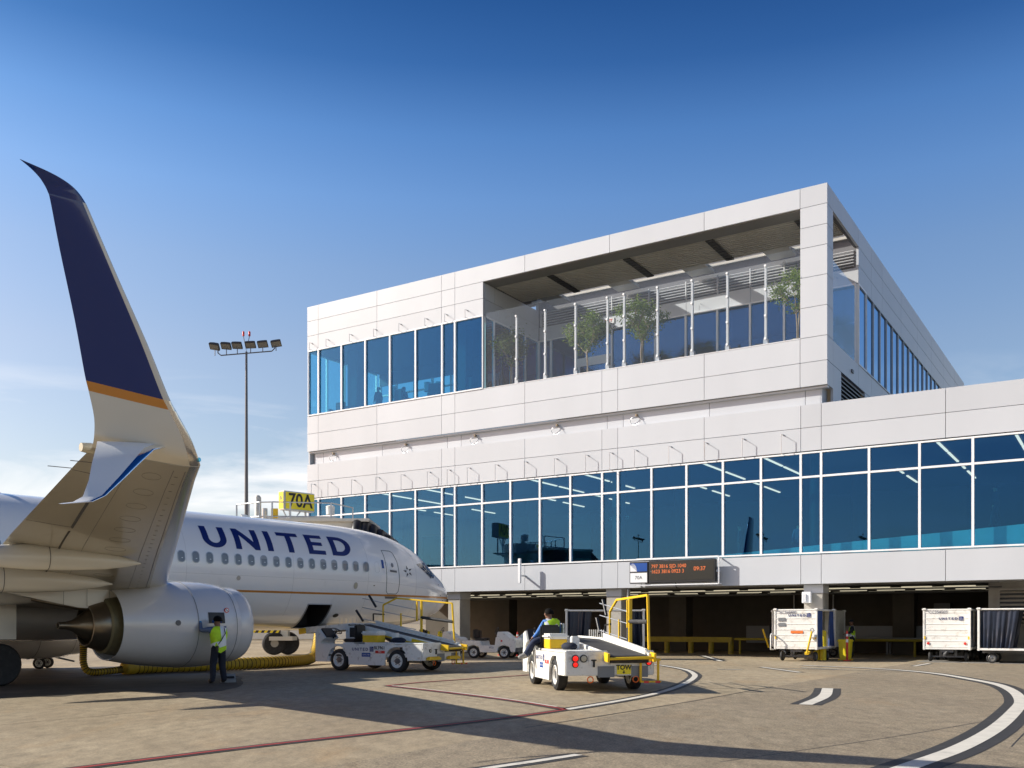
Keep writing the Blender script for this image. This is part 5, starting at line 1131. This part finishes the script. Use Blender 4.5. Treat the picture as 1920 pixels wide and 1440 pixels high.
# ------------------------------------------------------------------ light masts
def mast(loc, rz, label, h=24.1):
    m = thing('light_mast', label, 'light mast', loc, rz, 'apron floodlight masts')
    MB().tube([(0, 0, 0), (0, 0, h * .5), (0, 0, h)], [.22, .15, .09], 12).build('pole', 'steel_dark', m, smooth=60)
    MB().tube([(-2.35, 0, h + .55), (-2.35, 0, h - .1), (-2.1, 0, h - .3), (2.1, 0, h + .05), (2.35, 0, h + .3), (2.35, 0, h + .7)], .05, 8).build('cross_arm', 'steel_dark', m, smooth=60)
    for k, x in enumerate((-2.6, -1.65, -.75, .35, 1.35, 2.45)):
        Mx = Matrix.Translation((x, 0, h + .62 + .05 * x)) @ Matrix.Rotation(R(-20 + 8 * k), 4, 'Z') @ Matrix.Rotation(R(52), 4, 'X') @ Matrix.Rotation(R((k - 2.5) * -7), 4, 'Y')
        fl = MB().loft([[Mx @ V(sx * w, -d, z) for sx, z in ((-1, -hh), (1, -hh), (1, hh), (-1, hh))] for d, w, hh in ((.18, .42, .3), (-.02, .4, .28), (-.25, .2, .14))]).build('floodlight', 'black', m)
        MB().loft([[Mx @ V(sx * .37, -.185 - e, z) for sx, z in ((-1, -.25), (1, -.25), (1, .25), (-1, .25))] for e in (0, .01)]).build('lens', 'lens_dim', fl)
        MB().tube([(x, 0, h - .12 + .08 * x), (x, 0, h + .4 + .05 * x)], .035, 6).build('stem', 'steel_dark', fl)
    MB().tube([(-.25, 0, h + 1.3), (-.2, 0, h + 1.05), (0, 0, h), (.2, 0, h + 1.05), (.25, 0, h + 1.3)], .03, 6).build('beacon_arm', 'steel_dark', m)
    for x in (-.25, .25): MB().lathe([(h + 1.3, .09), (h + 1.65, .09), (h + 1.7, .03)], Matrix.Translation((x, 0, 0)) @ Matrix.Rotation(R(-90), 4, 'Y'), 10).build('beacon', 'red', m, smooth=50)
    return m
mast((-21.95, 80, 0), 0, 'tall grey floodlight mast with six lamps behind the gate sign')

# ------------------------------------------------------------------ jet bridge with gate sign
J = thing('jet_bridge', 'beige jet bridge with roof railings and black bellows canopy at the airliner', 'jet bridge', (-8.6, 45, 0), 0)
mat('bridge', (.56, .54, .48), .5, var=.05, vscale=2, dirt=(.36, .33, .27), dscale=2)
def ob(nm, m, p, q, w, z0, z1, par=J, bevel=.02):
    p = V(*p, 0); q = V(*q, 0); d_ = (q - p); ang = math.atan2(d_.y, d_.x)
    return MB().box(0, d_.length, -w / 2, w / 2, z0, z1, Matrix.Translation(p) @ Matrix.Rotation(ang, 4, 'Z')).build(nm, m, par, bevel=bevel)
cab = ob('cab', 'bridge', (-2.2, .2), (1.6, .2), 3.2, 2.6, 6.2); ob('cab_roof', 'bridge', (-2.4, .2), (2.2, .2), 3.6, 6.2, 6.34)
tun = ob('tunnel', 'bridge', (-1.6, 1), (-4.6, 17), 2.6, 2.7, 5.3); ob('outer_tunnel', 'bridge', (-3.4, 10.5), (-4.7, 17.5), 2.9, 2.6, 5.6)
ob('walkway', 'galv', (-4.0, -.4), (.6, 3.4), 2.2, 5.98, 6.04)
for i in range(7):
    t = i / 6; x = 1.6 + 2.0 * t; z = 6.12 - 1.35 * t ** 1.5
    MB().tube([(x, -1.9 + .3 * t, 2.6), (x + .05, -1.9 + .3 * t, z - .35), (x + .05, -1.5 + .2 * t, z), (x + .05, 1.2, z), (x + .05, 1.7, z - .4), (x, 1.7, 2.6)], .24, 10).build('bellows_fold', 'black', cab, smooth=60)
MB().tube([(.8, -1.9, 5.6), (2.1, -1.9, 5.55), (3.0, -1.7, 5.0), (3.35, -1.6, 4.6)], .03, 6).build('canopy_cable', 'galv', cab, smooth=60)
# drive column with wheels
dr = MB().box(-3.9, -2.7, 4.8, 6.2, .75, .95).bar((-3.3, 5.5, .9), (-3.3, 5.5, 2.7), .5).build('drive_column', 'bridge', J)
for x, y in ((-3.75, 5.2), (-3.2, 5.9)): 
    M_ = Matrix.Translation((x, y, .6)) @ Matrix.Rotation(R(25), 4, 'Z')
    wh = MB().lathe([(-.17, .4), (-.19, .52), (-.12, .6), (.12, .6), (.19, .52), (.17, .4)], M_ @ RZ90, 26).build('drive_wheel', 'rubber', dr, smooth=45); 
wh2 = MB().lathe([(-.2, .1), (-.21, .2), (.21, .2), (.2, .1)], Matrix.Translation((-3.75, 5.2, .6)) @ Matrix.Rotation(R(25), 4, 'Z') @ RZ90, 22).build('wheel_hub', 'hub', dr, smooth=40)
sb_ = MB().box(-5.6, -3.2, 4.3, 4.4, 1.15, 1.3).build('hazard_bar', 'black', dr)
for i in range(8): MB().prism([(0, 0), (.14, 0), (.24, .15), (.1, .15)], lambda u, v, t: V(-5.55 + i * .3 + u, t, 1.15 + v), 4.29, 4.298).build('hazard_stripe', 'bollard_yellow', dr)
# roof railing
for x, y in ((-4.2, 0.0), (-3.5, -.5), (-2.9, -.9), (-2.3, -1.0), (-1.5, -.9), (.3, -.6), (1.0, 1.2)):
    MB().bar((x, y, 5.9), (x, y, 7.15), .06).build('rail_post', 'galv', J)
for z in (7.15, 6.5):
    for p, q in (((-4.2, 0), (-3.5, -.5)), ((-3.5, -.5), (-2.9, -.9)), ((-2.9, -.9), (-2.3, -1.0)), ((-2.3, -1), (-1.5, -.9)), ((-1.5, -.9), (.3, -.6)), ((.3, -.6), (1.0, 1.2))): MB().tube([(*p, z), (*q, z)], .03, 6).build('rail', 'galv', J)
MB().tube([(-3.35, .5, 5.9), (-3.35, .5, 7.55), (-3.35, .5, 7.65)], [.16, .16, .08], 10).build('roof_mast', 'bridge', J, smooth=40); MB().tube([(-2.95, .2, 5.9), (-2.95, .2, 7.0)], .13, 10).build('roof_mast', 'galv', J, smooth=40)
MB().box(-2.55, -2.25, -.2, -.1, 6.5, 6.95).build('notice_plate', 'yellow', J)
MB().box(-2.0, -.1, 1.2, 2.6, 5.3, 6.75).build('equipment_housing', 'bridge', J, bevel=.02)
MB().lathe([(6.9, .2), (7.3, .22), (7.35, .1)], Matrix.Translation((-.2, 1.9, 0)) @ Matrix.Rotation(R(-90), 4, 'Y'), 12).build('beacon_dome', 'gse_white', J, smooth=40)
# gate sign box
G_ = thing('gate_sign', 'yellow box sign reading 70A on the jet bridge roof', 'sign', (-11.06, 47, 0), R(47))
W_ = 1.8; z0, z1 = 7.17, 8.1
MB().box(0, W_, .02, .5, z0, z1).build('housing', 'galv', G_, bevel=.03)
fr_ = MB().box(.1, W_ - .06, -.012, .018, z0 + .06, z1 - .06).build('front_face', 'yellow_sign', G_)
textmesh('70A', .92, frame((W_ / 2 + .03, -.016, (z0 + z1) / 2), (1, 0, 0), (0, 0, 1)), 'text_black', 'lettering', fr_, bold=.02, sx=.92)
sd_ = MB().box(-.012, .018, .08, .45, z0 + .06, z1 - .06).build('side_face', 'yellow_sign', G_)
textmesh('70A', .3, frame((-.016, .27, (z0 + z1) / 2 + .1), (0, -1, 0), (0, 0, 1)), 'text_grey', 'lettering', sd_, sx=.5)
MB().tube([(.5, .25, 5.95), (.5, .25, z0)], .06, 8).tube([(1.4, .25, 6.0), (1.4, .25, z0)], .05, 8).bar((.5, .25, 6.5), (1.1, .25, z0), .05).bar((.5, .25, 6.5), (.1, .25, z0), .05).build('stand', 'galv', G_)

# ------------------------------------------------------------------ display board on the fascia
D_ = thing('display_board', 'black electronic display board with orange digits and blue airline panel on fascia', 'display board', bw(-7.18, -.5), BR)
x0, x1 = -2.24, 2.18; zt_, zb_ = 4.66, 3.6
MB().box(-1.22, x1, 0, .22, zb_, zt_).build('case', 'black', D_, bevel=.015)
MB().box(x0, -1.26, 0, .2, zb_ - .02, zt_ - .02).build('side_case', 'black', D_, bevel=.015)
MB().box(-1.15, x1 - .08, -.008, 0, zb_ + .1, zt_ - .08).build('screen', 'led_face', D_)
MB().box(x0 + .04, -1.3, -.008, 0, 4.17, 4.58).build('blue_panel', 'sign_blue', D_)
MB().box(x0 + .04, -1.3, -.008, 0, 3.63, 4.10).build('white_panel', 'sign_white', D_)
textmesh('70A', .24, frame(((x0 - 1.26) / 2, -.01, 3.86), (1, 0, 0), (0, 0, 1)), 'text_black', 'lettering', D_)
gl = MB(); cxg, czg = x0 + .04, 4.17
gl.add([V(cxg, -.012, czg)] + [V(cxg + .36 * math.cos(R(90 * k / 10)) ** .8, -.012, czg + .41 * math.sin(R(90 * k / 10))) for k in range(11)], [(0, k, k + 1) for k in range(1, 11)]); gl.build('globe_emblem', 'sign_white', D_, fix=False)
for k in range(5):
    r = .38 - k * .065; pts = [V(cxg + .36 * r / .41 * math.sin(R(90 * i / 8)) , -.014, czg + .41 - r + r * math.cos(R(90 * i / 8)) - .02 * k) for i in range(9)]
    pts = [p for p in pts if p.z > czg]; 
    if len(pts) > 1: MB().tube(pts, .008, 4).build('globe_line', 'sign_blue', D_)
Fd = lambda x, z: frame((x, -.012, z), (1, 0, 0), (0, 0, 1))
textmesh('797 3816 SJD 1040', .25, Fd(-1.08, 4.38), 'led', 'led_text', D_, align='LEFT', sx=.93); textmesh('1623 3816 0923 3', .25, Fd(-1.08, 4.13), 'led', 'led_text', D_, align='LEFT', sx=.93); textmesh('09:37', .27, Fd(1.1, 4.22), 'led', 'led_text', D_, align='LEFT', sx=1)
MB().bar((-1.9, .1, 3.5), (2.3, .1, 3.5), .06).bar((2.3, .1, 3.5), (2.3, .1, 4.78), .06).bar((-1.9, .1, 4.78), (2.3, .1, 4.78), .06).bar((2.3, .1, 3.5), (2.3, .48, 3.5), .05).bar((2.3, .1, 4.7), (2.3, .48, 4.7), .05).bar((-1.9, .1, 3.5), (-1.9, .48, 3.5), .05).bar((2.2, .1, 4.1), (2.2, .48, 4.1), .1).build('support_frame', 'frame_white', D_)
MB().tube([(-1.7, .2, 3.6), (-1.72, .2, 3.3), (-1.4, .5, 3.2)], .015, 6).tube([(.1, .2, 3.6), (.12, .25, 3.35), (.3, .6, 3.25)], .02, 6).build('cable', 'black', D_, smooth=60)

# ------------------------------------------------------------------ people
STAND = dict(pelvis=(0, 0, .96), waist=(0, 0, 1.12), chest=(.0, 0, 1.34), neck=(.0, 0, 1.5), head0=(.02, 0, 1.58), head=(.03, 0, 1.67), crown=(.02, 0, 1.75))
def person(label, loc, rz, joints, cm, vest=False, cap=None, group=None, muff=False, scale=1.0, backtext=False):
    P = dict(STAND)
    for s, sg in (('l', 1), ('r', -1)):
        P.update({s + 'sh': (0, sg * .18, 1.43), s + 'el': (0, sg * .25, 1.15), s + 'wr': (.08, sg * .26, .92), s + 'ha': (.1, sg * .26, .84), s + 'hip': (0, sg * .095, .92), s + 'kn': (.03, sg * .11, .5), s + 'an': (0, sg * .12, .1), s + 'to': (.16, sg * .13, .045)})
    face = joints.pop('face', None); P.update(joints); P = {k: V(*v) for k, v in P.items()}
    RD = dict(pelvis=.175, waist=.165, chest=.185, neck=.075, head0=.08, head=.108, crown=.085)
    for s in 'lr': RD.update({s + 'sh': .09, s + 'el': .065, s + 'wr': .045, s + 'ha': .048, s + 'hip': .13, s + 'kn': .1, s + 'an': .085, s + 'to': .06})
    ED = [('pelvis', 'waist', 'torso'), ('waist', 'chest', 'torso'), ('chest', 'neck', 'torso'), ('neck', 'head0', 'skin'), ('head0', 'head', 'skin'), ('head', 'crown', 'skin')]
    for s in 'lr': ED += [('chest', s + 'sh', 'torso'), (s + 'sh', s + 'el', 'sleeve'), (s + 'el', s + 'wr', 'sleeve'), (s + 'wr', s + 'ha', 'hand'), ('pelvis', s + 'hip', 'leg'), (s + 'hip', s + 'kn', 'leg'), (s + 'kn', s + 'an', 'leg'), (s + 'an', s + 'to', 'foot')]
    names = list(P); me = bpy.data.meshes.new('body'); me.from_pydata([P[k] for k in names], [(names.index(a), names.index(b)) for a, b, _ in ED], [])
    ob_ = bpy.data.objects.new('body', me); COL.objects.link(ob_)
    mo = ob_.modifiers.new('skin', 'SKIN'); mo.use_smooth_shade = True
    for i, k in enumerate(names):
        sv = me.skin_vertices[0].data[i]; r = RD[k]; sv.radius = (r, r * (.72 if k in ('chest', 'waist', 'pelvis') else 1)) if False else (r, r); sv.use_root = k == 'pelvis'
    ob_.modifiers.new('sub', 'SUBSURF').levels = 1; ob_.modifiers['sub'].render_levels = 1
    dg = bpy.context.evaluated_depsgraph_get(); bme = bpy.data.meshes.new_from_object(ob_.evaluated_get(dg)); bpy.data.objects.remove(ob_)
    def near(p):
        best = None
        for a, b, rg in ED:
            A_, B_ = P[a], P[b]; d_ = B_ - A_; t = max(0, min(1, (p - A_).dot(d_) / max(d_.length_squared, 1e-9))); q = (p - A_ - d_ * t).length / (RD[a] + (RD[b] - RD[a]) * t)
            if best is None or q < best[0]: best = (q, rg, a, b, t)
        return best
    mb = MB(); regs = ['skin', 'torso', 'sleeve', 'hand', 'leg', 'foot']; info = []
    mb.v = [tuple(v.co) for v in bme.vertices]
    for f in bme.polygons:
        nn = near(f.center); info.append(nn); mb.f.append(tuple(f.vertices)); mb.m.append(regs.index(nn[1]))
    # fingers and thumb
    for s in 'lr':
        w_, h_ = P[s + 'wr'], P[s + 'ha']; d_ = (h_ - w_).normalized(); side = d_.cross(V(0, 0, 1) if abs(d_.z) < .8 else V(1, 0, 0)).normalized(); up_ = side.cross(d_)
        for k, (o_, ln) in enumerate(((-.03, .062), (-.01, .075), (.01, .07), (.03, .055))):
            a = h_ + side * o_ + d_ * .015; mb.tube([a, a + d_ * ln * .55 - up_ * .01, a + d_ * ln * .9 - up_ * .03], [.010, .009, .007], 6, mi=3)
        a = h_ + side * -.035 - d_ * .03; mb.tube([a, a - side * .025 + d_ * .03, a - side * .03 + d_ * .06 - up_ * .01], [.012, .010, .008], 6, mi=3)
    hd = P['head']; fw_ = (V(1, 0, 0)); 
    if face: fw_ = V(*face).normalized()
    sdv = fw_.cross(V(0, 0, 1)).normalized()
    mb.sphere(hd + fw_ * .105 - V(0, 0, .01), .018, 4, (1, 1, 1.4)); 
    for sg in (1, -1): mb.sphere(hd + sdv * sg * .098, .026, 4, (.8, .5, 1.3))
    root = thing('person', label, 'person', loc, rz, group)
    bod = mb.build('body', [cm.get('skin', 'skin'), cm['torso'], cm.get('sleeve', cm['torso']), cm.get('hand', cm.get('skin', 'skin')), cm['leg'], cm['foot']], root, smooth=80)
    # vest: torso faces pushed out along their normals
    if vest:
        vv = {}; mv = MB(); nrm = [v.normal.copy() for v in bme.vertices]; up_t = (P['neck'] - P['pelvis']).normalized()
        for f, nn in zip(bme.polygons, info):
            if nn[1] == 'torso' and not (nn[2] == 'chest' and nn[3] == 'neck' and nn[4] > .75) and not (nn[3] in ('lsh', 'rsh') and nn[4] > .9):
                idx = []
                for i in f.vertices:
                    if i not in vv: vv[i] = len(mv.v); mv.v.append(tuple(bme.vertices[i].co + nrm[i] * .022 + up_t * (-.03 if nn[2] == 'pelvis' else 0)))
                    idx.append(vv[i])
                h = (f.center - P['pelvis']).dot(up_t); sd = abs((f.center - P['chest']).dot((P['lsh'] - P['rsh']).normalized()))
                mv.f.append(tuple(idx)); mv.m.append(1 if (.07 < h < .15) or (h > .15 and .075 < sd < .125) else 0)
        me2 = mv.mesh('vest', ['vest', 'vest_stripe'], smooth=80, fix=False); link('vest', me2, root)
    # hair or cap
    c = hd + V(0, 0, .025) - fw_ * .012; r = .122
    if cap == 'cap':
        mh = MB(); rings = [[c + V(r * math.sin(t) * math.cos(a), r * math.sin(t) * math.sin(a), r * .95 * math.cos(t)) for a in [2 * math.pi * k / 16 for k in range(16)]] for t in (.05, .5, 1.0, 1.45)]
        mh.loft(rings); mh.prism([(-.07, .08), (.07, .08), (.06, .17), (-.06, .17)], lambda u, v, t: c + sdv * u + fw_ * v + V(0, 0, t), .005, .02); mh.build('cap', 'navy_cloth', root, smooth=50)
    else:
        mh = MB(); rnd = random.Random(3)
        for i in range(10):
            t = math.pi * (i + .5) / 10 * .66
        rings = [[c + V(1.02 * r * math.sin(t) * math.cos(a), r * math.sin(t) * math.sin(a), r * 1.05 * math.cos(t)) * (1 + rnd.uniform(-.04, .06)) - fw_ * (.03 * t) for a in [2 * math.pi * k / 18 for k in range(18)]] for t in (.05, .35, .7, 1.05, 1.4, 1.75)]
        mh.loft(rings); mh.build('hair', 'hair', root, smooth=80)
    if muff:
        for sg in (1, -1): MB().sphere(hd + sdv * sg * .11, .045, 6, (1, .6, 1.1)).build('ear_defender', 'sign_blue', root, smooth=60)
    if scale != 1: root.scale = (scale,) * 3
    return root
mech = person('mechanic in yellow-green vest and dark trousers reaching into the engine cowl', (-7.93, 26.16, 0), math.atan2(.654, -.756) + R(-4), dict(
    lel=(.22, .40, 1.42), lwr=(.36, .34, 1.62), lha=(.42, .31, 1.68), rel=(.3, -.28, 1.35), rwr=(.46, -.1, 1.58), rha=(.52, -.06, 1.64), lsh=(.03, .19, 1.46), rsh=(.03, -.19, 1.46), chest=(.03, 0, 1.35), neck=(.05, 0, 1.5), head0=(.07, 0, 1.58), head=(.09, 0, 1.67), crown=(.09, 0, 1.75),
    lkn=(.05, .14, .5), lan=(.0, .17, .1), lto=(.15, .2, .045), rkn=(.05, -.13, .5), ran=(-.03, -.15, .1), rto=(.13, -.18, .045)),
    dict(torso='grey_shirt', leg='navy_cloth', foot='boot', hand='glove_blue', skin='skin_dark'), vest=True, cap=None, muff=True)
MB().tube([(-.13, .12, 1.0), (-.17, .02, 1.15), (-.15, -.12, 1.35), (-.02, -.15, 1.5)], .012, 6).build('radio_strap', 'black', mech, smooth=60); MB().box(-.2, -.13, .1, .16, .86, 1.02).build('radio', 'black', mech, bevel=.01)
# access door in the cowl in front of the mechanic
def acw(x, l, z): 
    h_ = V(.6542, .7563, 0); s_ = V(.7563, -.6542, 0); return V(-2.91, 41.88, 0) - h_ * x + s_ * l + V(0, 0, z)
q = 1.225; eng_o = [o for o in bpy.data.objects if o.name.startswith('engine_nacelle')][0]
def cowl(x, z, off): return V(x, 4.83 + math.sqrt(max(.01, (q + off) ** 2 - (z - 1.56) ** 2)) * 1.02, z)
MB().add([cowl(14.72 + .5 * i / 4, 1.62 + .3 * j / 3, .022) for j in range(4) for i in range(5)], [(j * 5 + i, j * 5 + i + 1, j * 5 + i + 6, j * 5 + i + 5) for j in range(3) for i in range(4)]).build('access_opening', 'nozzle_dark', eng_o, smooth=60)
tb = thing('tool_case', 'small open metal tool case on the ground between the mechanic and engine', 'tool case', (-7.75, 26.45, 0), R(20))
MB().box(-.2, .2, -.1, .1, .0, .1).build('tray', 'grey_plate', tb, bevel=.01); MB().box(-.2, .2, .1, .115, .1, .26, Matrix.Rotation(R(-12), 4, 'X')).build('lid', 'grey_plate', tb, bevel=.005); MB().tube([(-.1, 0, .14), (.15, .03, .15)], .03, 8).build('tool', 'black', tb)
# driver seated on the rear loader, feet over the left side
sx, sy = lz(F2, .85, .56)
drv = person('driver in blue shirt and lime vest sitting sideways on the tail-lamped loader', (P2[0] + sx, P2[1] + sy, 0), F2, dict(
    pelvis=(0, .02, 1.2), waist=(.0, .04, 1.34), chest=(.02, .05, 1.56), neck=(.06, .08, 1.71), head0=(.1, .1, 1.78), head=(.13, .12, 1.86), crown=(.13, .12, 1.94), face=(.8, .6, 0),
    lsh=(.05, .24, 1.64), lel=(.12, .38, 1.38), lwr=(.16, .5, 1.24), lha=(.17, .56, 1.2), rsh=(.03, -.14, 1.64), rel=(.14, -.2, 1.38), rwr=(.34, -.05, 1.3), rha=(.4, -.0, 1.29),
    lhip=(.04, .12, 1.17), lkn=(-.02, .52, 1.16), lan=(-.08, .78, .78), lto=(-.12, .98, .72), rhip=(.12, .08, 1.17), rkn=(.16, .5, 1.16), ran=(.1, .68, .78), rto=(.06, .88, .72)),
    dict(torso='blue_shirt', leg='jean_cloth', foot='trainer', skin='skin_dark'), vest=True)
person('worker in dark uniform and lime vest standing in the shade of the bay', bw(.3, 3.3) , BR + R(200), dict(lel=(.1, .25, 1.2), lwr=(.28, .18, 1.15), lha=(.34, .15, 1.14)), dict(torso='navy_cloth', leg='navy_cloth', foot='boot', skin='skin_dark'), vest=True, cap='cap')
# travellers behind the glass
FL = 4.6
for lb, a, b, z, rot, tm in (('traveller in dark clothes standing behind the concourse glass near the centre', -4.5, 1.5, FL, 200, 'navy_cloth'), ('traveller standing by the concourse glass just right of another', -1.9, 2.2, FL, 120, 'grey_shirt'), ('traveller walking left up the ramp behind the far right concourse glass', 6.5, 2.3, 5.75, 180, 'navy_cloth'), ('traveller standing in the upper lounge by the lamps', -27.6, 2.0, 14.35, 160, 'navy_cloth'), ('traveller in the upper lounge bending over a table', -25.6, 2.0, 14.1, 90, 'navy_cloth')):
    person(lb, bw(a, b, z), BR + R(rot), dict(lkn=(.12, .11, .5), lan=(.15, .12, .1), lto=(.3, .13, .05), ran=(-.15, -.12, .12), rto=(.0, -.13, .05)) if 'walking' in lb else {}, dict(torso=tm, leg='navy_cloth', foot='boot'), group='travellers behind the glass')

# ------------------------------------------------------------------ lounge furniture and terrace planting
for k, (a, b, zz, lb) in enumerate(((-29.67, 2.5, 16.2, 'white drum table lamp leftmost in the upper lounge'), (-27.1, 2.7, 16.1, 'white drum table lamp beside the standing lounge traveller'), (-26.6, 2.2, 16.15, 'white drum table lamp right of the standing lounge traveller'), (-24.2, 2.5, 16.1, 'left lamp of the lamp pair in the upper lounge'), (-23.6, 2.8, 16.2, 'right lamp of the lamp pair in the upper lounge'))):
    t = thing('table_lamp', lb, 'lamp', bw(a, b, 14.35), BR, 'table lamps in the lounge')
    MB().tube([(0, 0, 0), (0, 0, .72)], .03, 8).box(-.5, .5, -.3, .3, .6, .65).build('lamp_foot', 'interior_dark', t); MB().lathe([(1.2, .2), (1.75, .2)], Matrix.Rotation(R(-90), 4, 'Y'), 14).build('lamp_shade', 'sign_white', t, smooth=40); MB().tube([(0, 0, .65), (0, 0, 1.22)], .025, 6).build('stem', 'galv', t)
for a, lb in ((-30.3, 'dark armchair by the left end of the lounge glass'), (-28.9, 'dark armchair between lounge pier and first lamp'), (-25.1, 'dark armchair in the middle of the lounge glass'), (-22.6, 'dark armchair right of the lamp pair'), (-19.9, 'dark armchair at the right end of the lounge glass')):
    t = thing('armchair', lb, 'armchair', bw(a, 1.3, 14.35), BR + R(random.choice((80, 100, -80))), 'armchairs in the lounge')
    MB().box(-.35, .35, -.35, .35, .15, .45).build('seat', 'interior_dark', t, bevel=.05); MB().box(-.42, -.28, -.36, .36, .4, 1.15).build('backrest', 'interior_dark', t, bevel=.05)
    for y in (-.4, .4): MB().box(-.35, .35, y - .06, y + .06, .15, .65).build('armrest', 'interior_dark', t, bevel=.03)
    for y in (-.3, .3):
        for x in (-.3, .3): MB().bar((x, y, 0), (x, y, .16), .05).build('leg', 'interior_dark', t)
for a, lb in ((-8.3, 'dark terrace chair left of the second tree'), (-7.0, 'dark terrace chair right of the second tree'), (-5.3, 'dark terrace chair below the middle of the screen'), (-4.0, 'dark terrace chair third from the corner pier'), (-2.2, 'dark terrace chair nearest the corner pier')):
    t = thing('terrace_chair', lb, 'chair', bw(a, 3.2, 14.35), BR + R(90), 'chairs on the terrace')
    MB().box(-.25, .25, -.25, .25, .42, .48).build('seat', 'interior_dark', t, bevel=.02); MB().box(-.28, -.22, -.25, .25, .48, 1.05).build('backrest', 'interior_dark', t, bevel=.02)
    for y in (-.22, .22):
        for x in (-.22, .22): MB().bar((x, y, 0), (x, y, .43), .04).build('leg', 'interior_dark', t)
def tree(label, a, b, h, seed, dense=1.0, cr=1.0):
    rnd = random.Random(seed); t = thing('potted_tree', label, 'tree', bw(a, b, 14.35), BR + rnd.uniform(0, 6), 'potted trees on the terrace')
    MB().lathe([(0, .24), (.5, .32), (.52, .3)], Matrix.Rotation(R(-90), 4, 'Y'), 18).build('planter', 'pot', t, smooth=40)
    tr = MB(); tips = []
    def branch(p, d, L, r, lev):
        q = p + d * L; m_ = (p + q) / 2 + V(rnd.uniform(-.05, .05), rnd.uniform(-.05, .05), 0) * L; tr.tube([p, m_, q], [r, r * .85, r * .65], 6)
        if lev == 0: tips.append(q); return
        if lev <= 2: tips.append(m_)
        for k in range(3 if lev > 1 else 3):
            az = rnd.uniform(0, 6.28); sp_ = rnd.uniform(.45, .95); e = (d * 1 + V(math.cos(az), math.sin(az), rnd.uniform(-.1, .5)) * sp_).normalized(); branch(q, e, L * rnd.uniform(.55, .8), r * .6, lev - 1)
    for s in range(2): branch(V(.04 * s, 0, .45), V(rnd.uniform(-.05, .05), rnd.uniform(-.05, .05), 1).normalized(), h * .42, .045, 3)
    tr.build('trunk', 'bark', t, smooth=60)
    lf = MB()
    for tp in tips:
        for k in range(int(46 * dense)):
            p = tp + V(rnd.gauss(0, .19), rnd.gauss(0, .19), rnd.gauss(0, .16)) * cr; ax_ = V(rnd.uniform(-1, 1), rnd.uniform(-1, 1), rnd.uniform(-.8, .5)).normalized(); sd = ax_.cross(V(rnd.uniform(-1, 1), rnd.uniform(-1, 1), rnd.uniform(-1, 1))).normalized(); L = rnd.uniform(.09, .16)
            lf.add([p, p + ax_ * L * .5 + sd * L * .28, p + ax_ * L, p + ax_ * L * .5 - sd * L * .28], [(0, 1, 2, 3)])
    lf.build('crown', 'leaf', t, fix=False)
tree('potted tree at the left end of the terrace behind the glass', -18.0 + .3, 1.6, 2.6, 3, .7, 1.1); tree('potted tree beside the sliding door of the terrace', -12.85, 1.6, 2.75, 11); tree('potted tree in the middle of the terrace with the bare pale trunk', -9.75, 1.6, 3.0, 23); tree('potted tree half hidden by the corner pier', -1.75, 1.5, 3.0, 31)

# ------------------------------------------------------------------ background
ft = thing('far_terminal', 'low beige terminal wing far behind the jet bridge', 'building', (-34, 104, 0), R(-8))
MB().box(-16, 17, 0, 22, 0, 12.6).build('wall', 'bridge', ft); MB().box(-16.2, 17.2, -.2, 22.2, 12.6, 13.0).build('parapet', 'panel_white', ft)
for i in range(16): MB().box(-15.7 + i * 2, -14.1 + i * 2, -.04, .0, 6, 9.5).build('window', 'glass_side', ft)
for i in range(11): MB().box(-15.9 + i * 3, -15.84 + i * 3, -.03, .0, 9.6, 12.5).build('panel_joint', 'bay_dark', ft)
gp = thing('equipment_trailer', 'low ground equipment trailer with small wheels behind the main gear', 'trailer', (-17.6, 34.7, 0), R(10))
MB().box(-1.2, 1.0, -.6, .6, .42, .55).build('deck', 'galv', gp); MB().box(-1.1, .2, -.5, .5, .55, 1.2).build('housing', 'gse_white', gp, bevel=.03)
for x in (-.8, .75):
    for y in (-.5, .5): wheel(gp, x, y, .21, .14)
MB().bar((1.0, 0, .45), (1.8, 0, .25), .06).build('tow_bar', 'steel_dark', gp)
tk = thing('service_truck', 'distant white service truck seen under the fuselage', 'truck', (-35, 78, 0), R(4))
MB().box(-3, 1.4, -1.1, 1.1, .9, 3.0).build('cargo_box', 'gse_white', tk, bevel=.03); MB().prism([(1.5, .5), (3.2, .5), (3.2, 1.4), (2.7, 2.3), (1.5, 2.3)], lambda u, v, t: V(u, t, v), -1, 1).build('cab', 'gse_white', tk, bevel=.04); MB().box(-3, 3.1, -.9, .9, .5, .9).build('chassis', 'steel_dark', tk)
MB().prism([(1.7, 1.5), (2.95, 1.5), (2.6, 2.15), (1.7, 2.15)], lambda u, v, t: V(u, t, v), -1.01, 1.01).build('cab_window', 'ac_glass', tk)
for x in (-2, 2.3):
    for y in (-.95, .95): wheel(tk, x, y, .45, .28)
# floodlight masts across the apron that the concourse glass mirrors
for loc, lb in (((-169, -63, 0), 'floodlight mast mirrored in the concourse glass, leftmost reflection'), ((-155, -93, 0), 'floodlight mast mirrored in the concourse glass, middle reflection'), ((-144, -116, 0), 'floodlight mast mirrored in the concourse glass, right reflection')): mast(loc, R(60), lb)
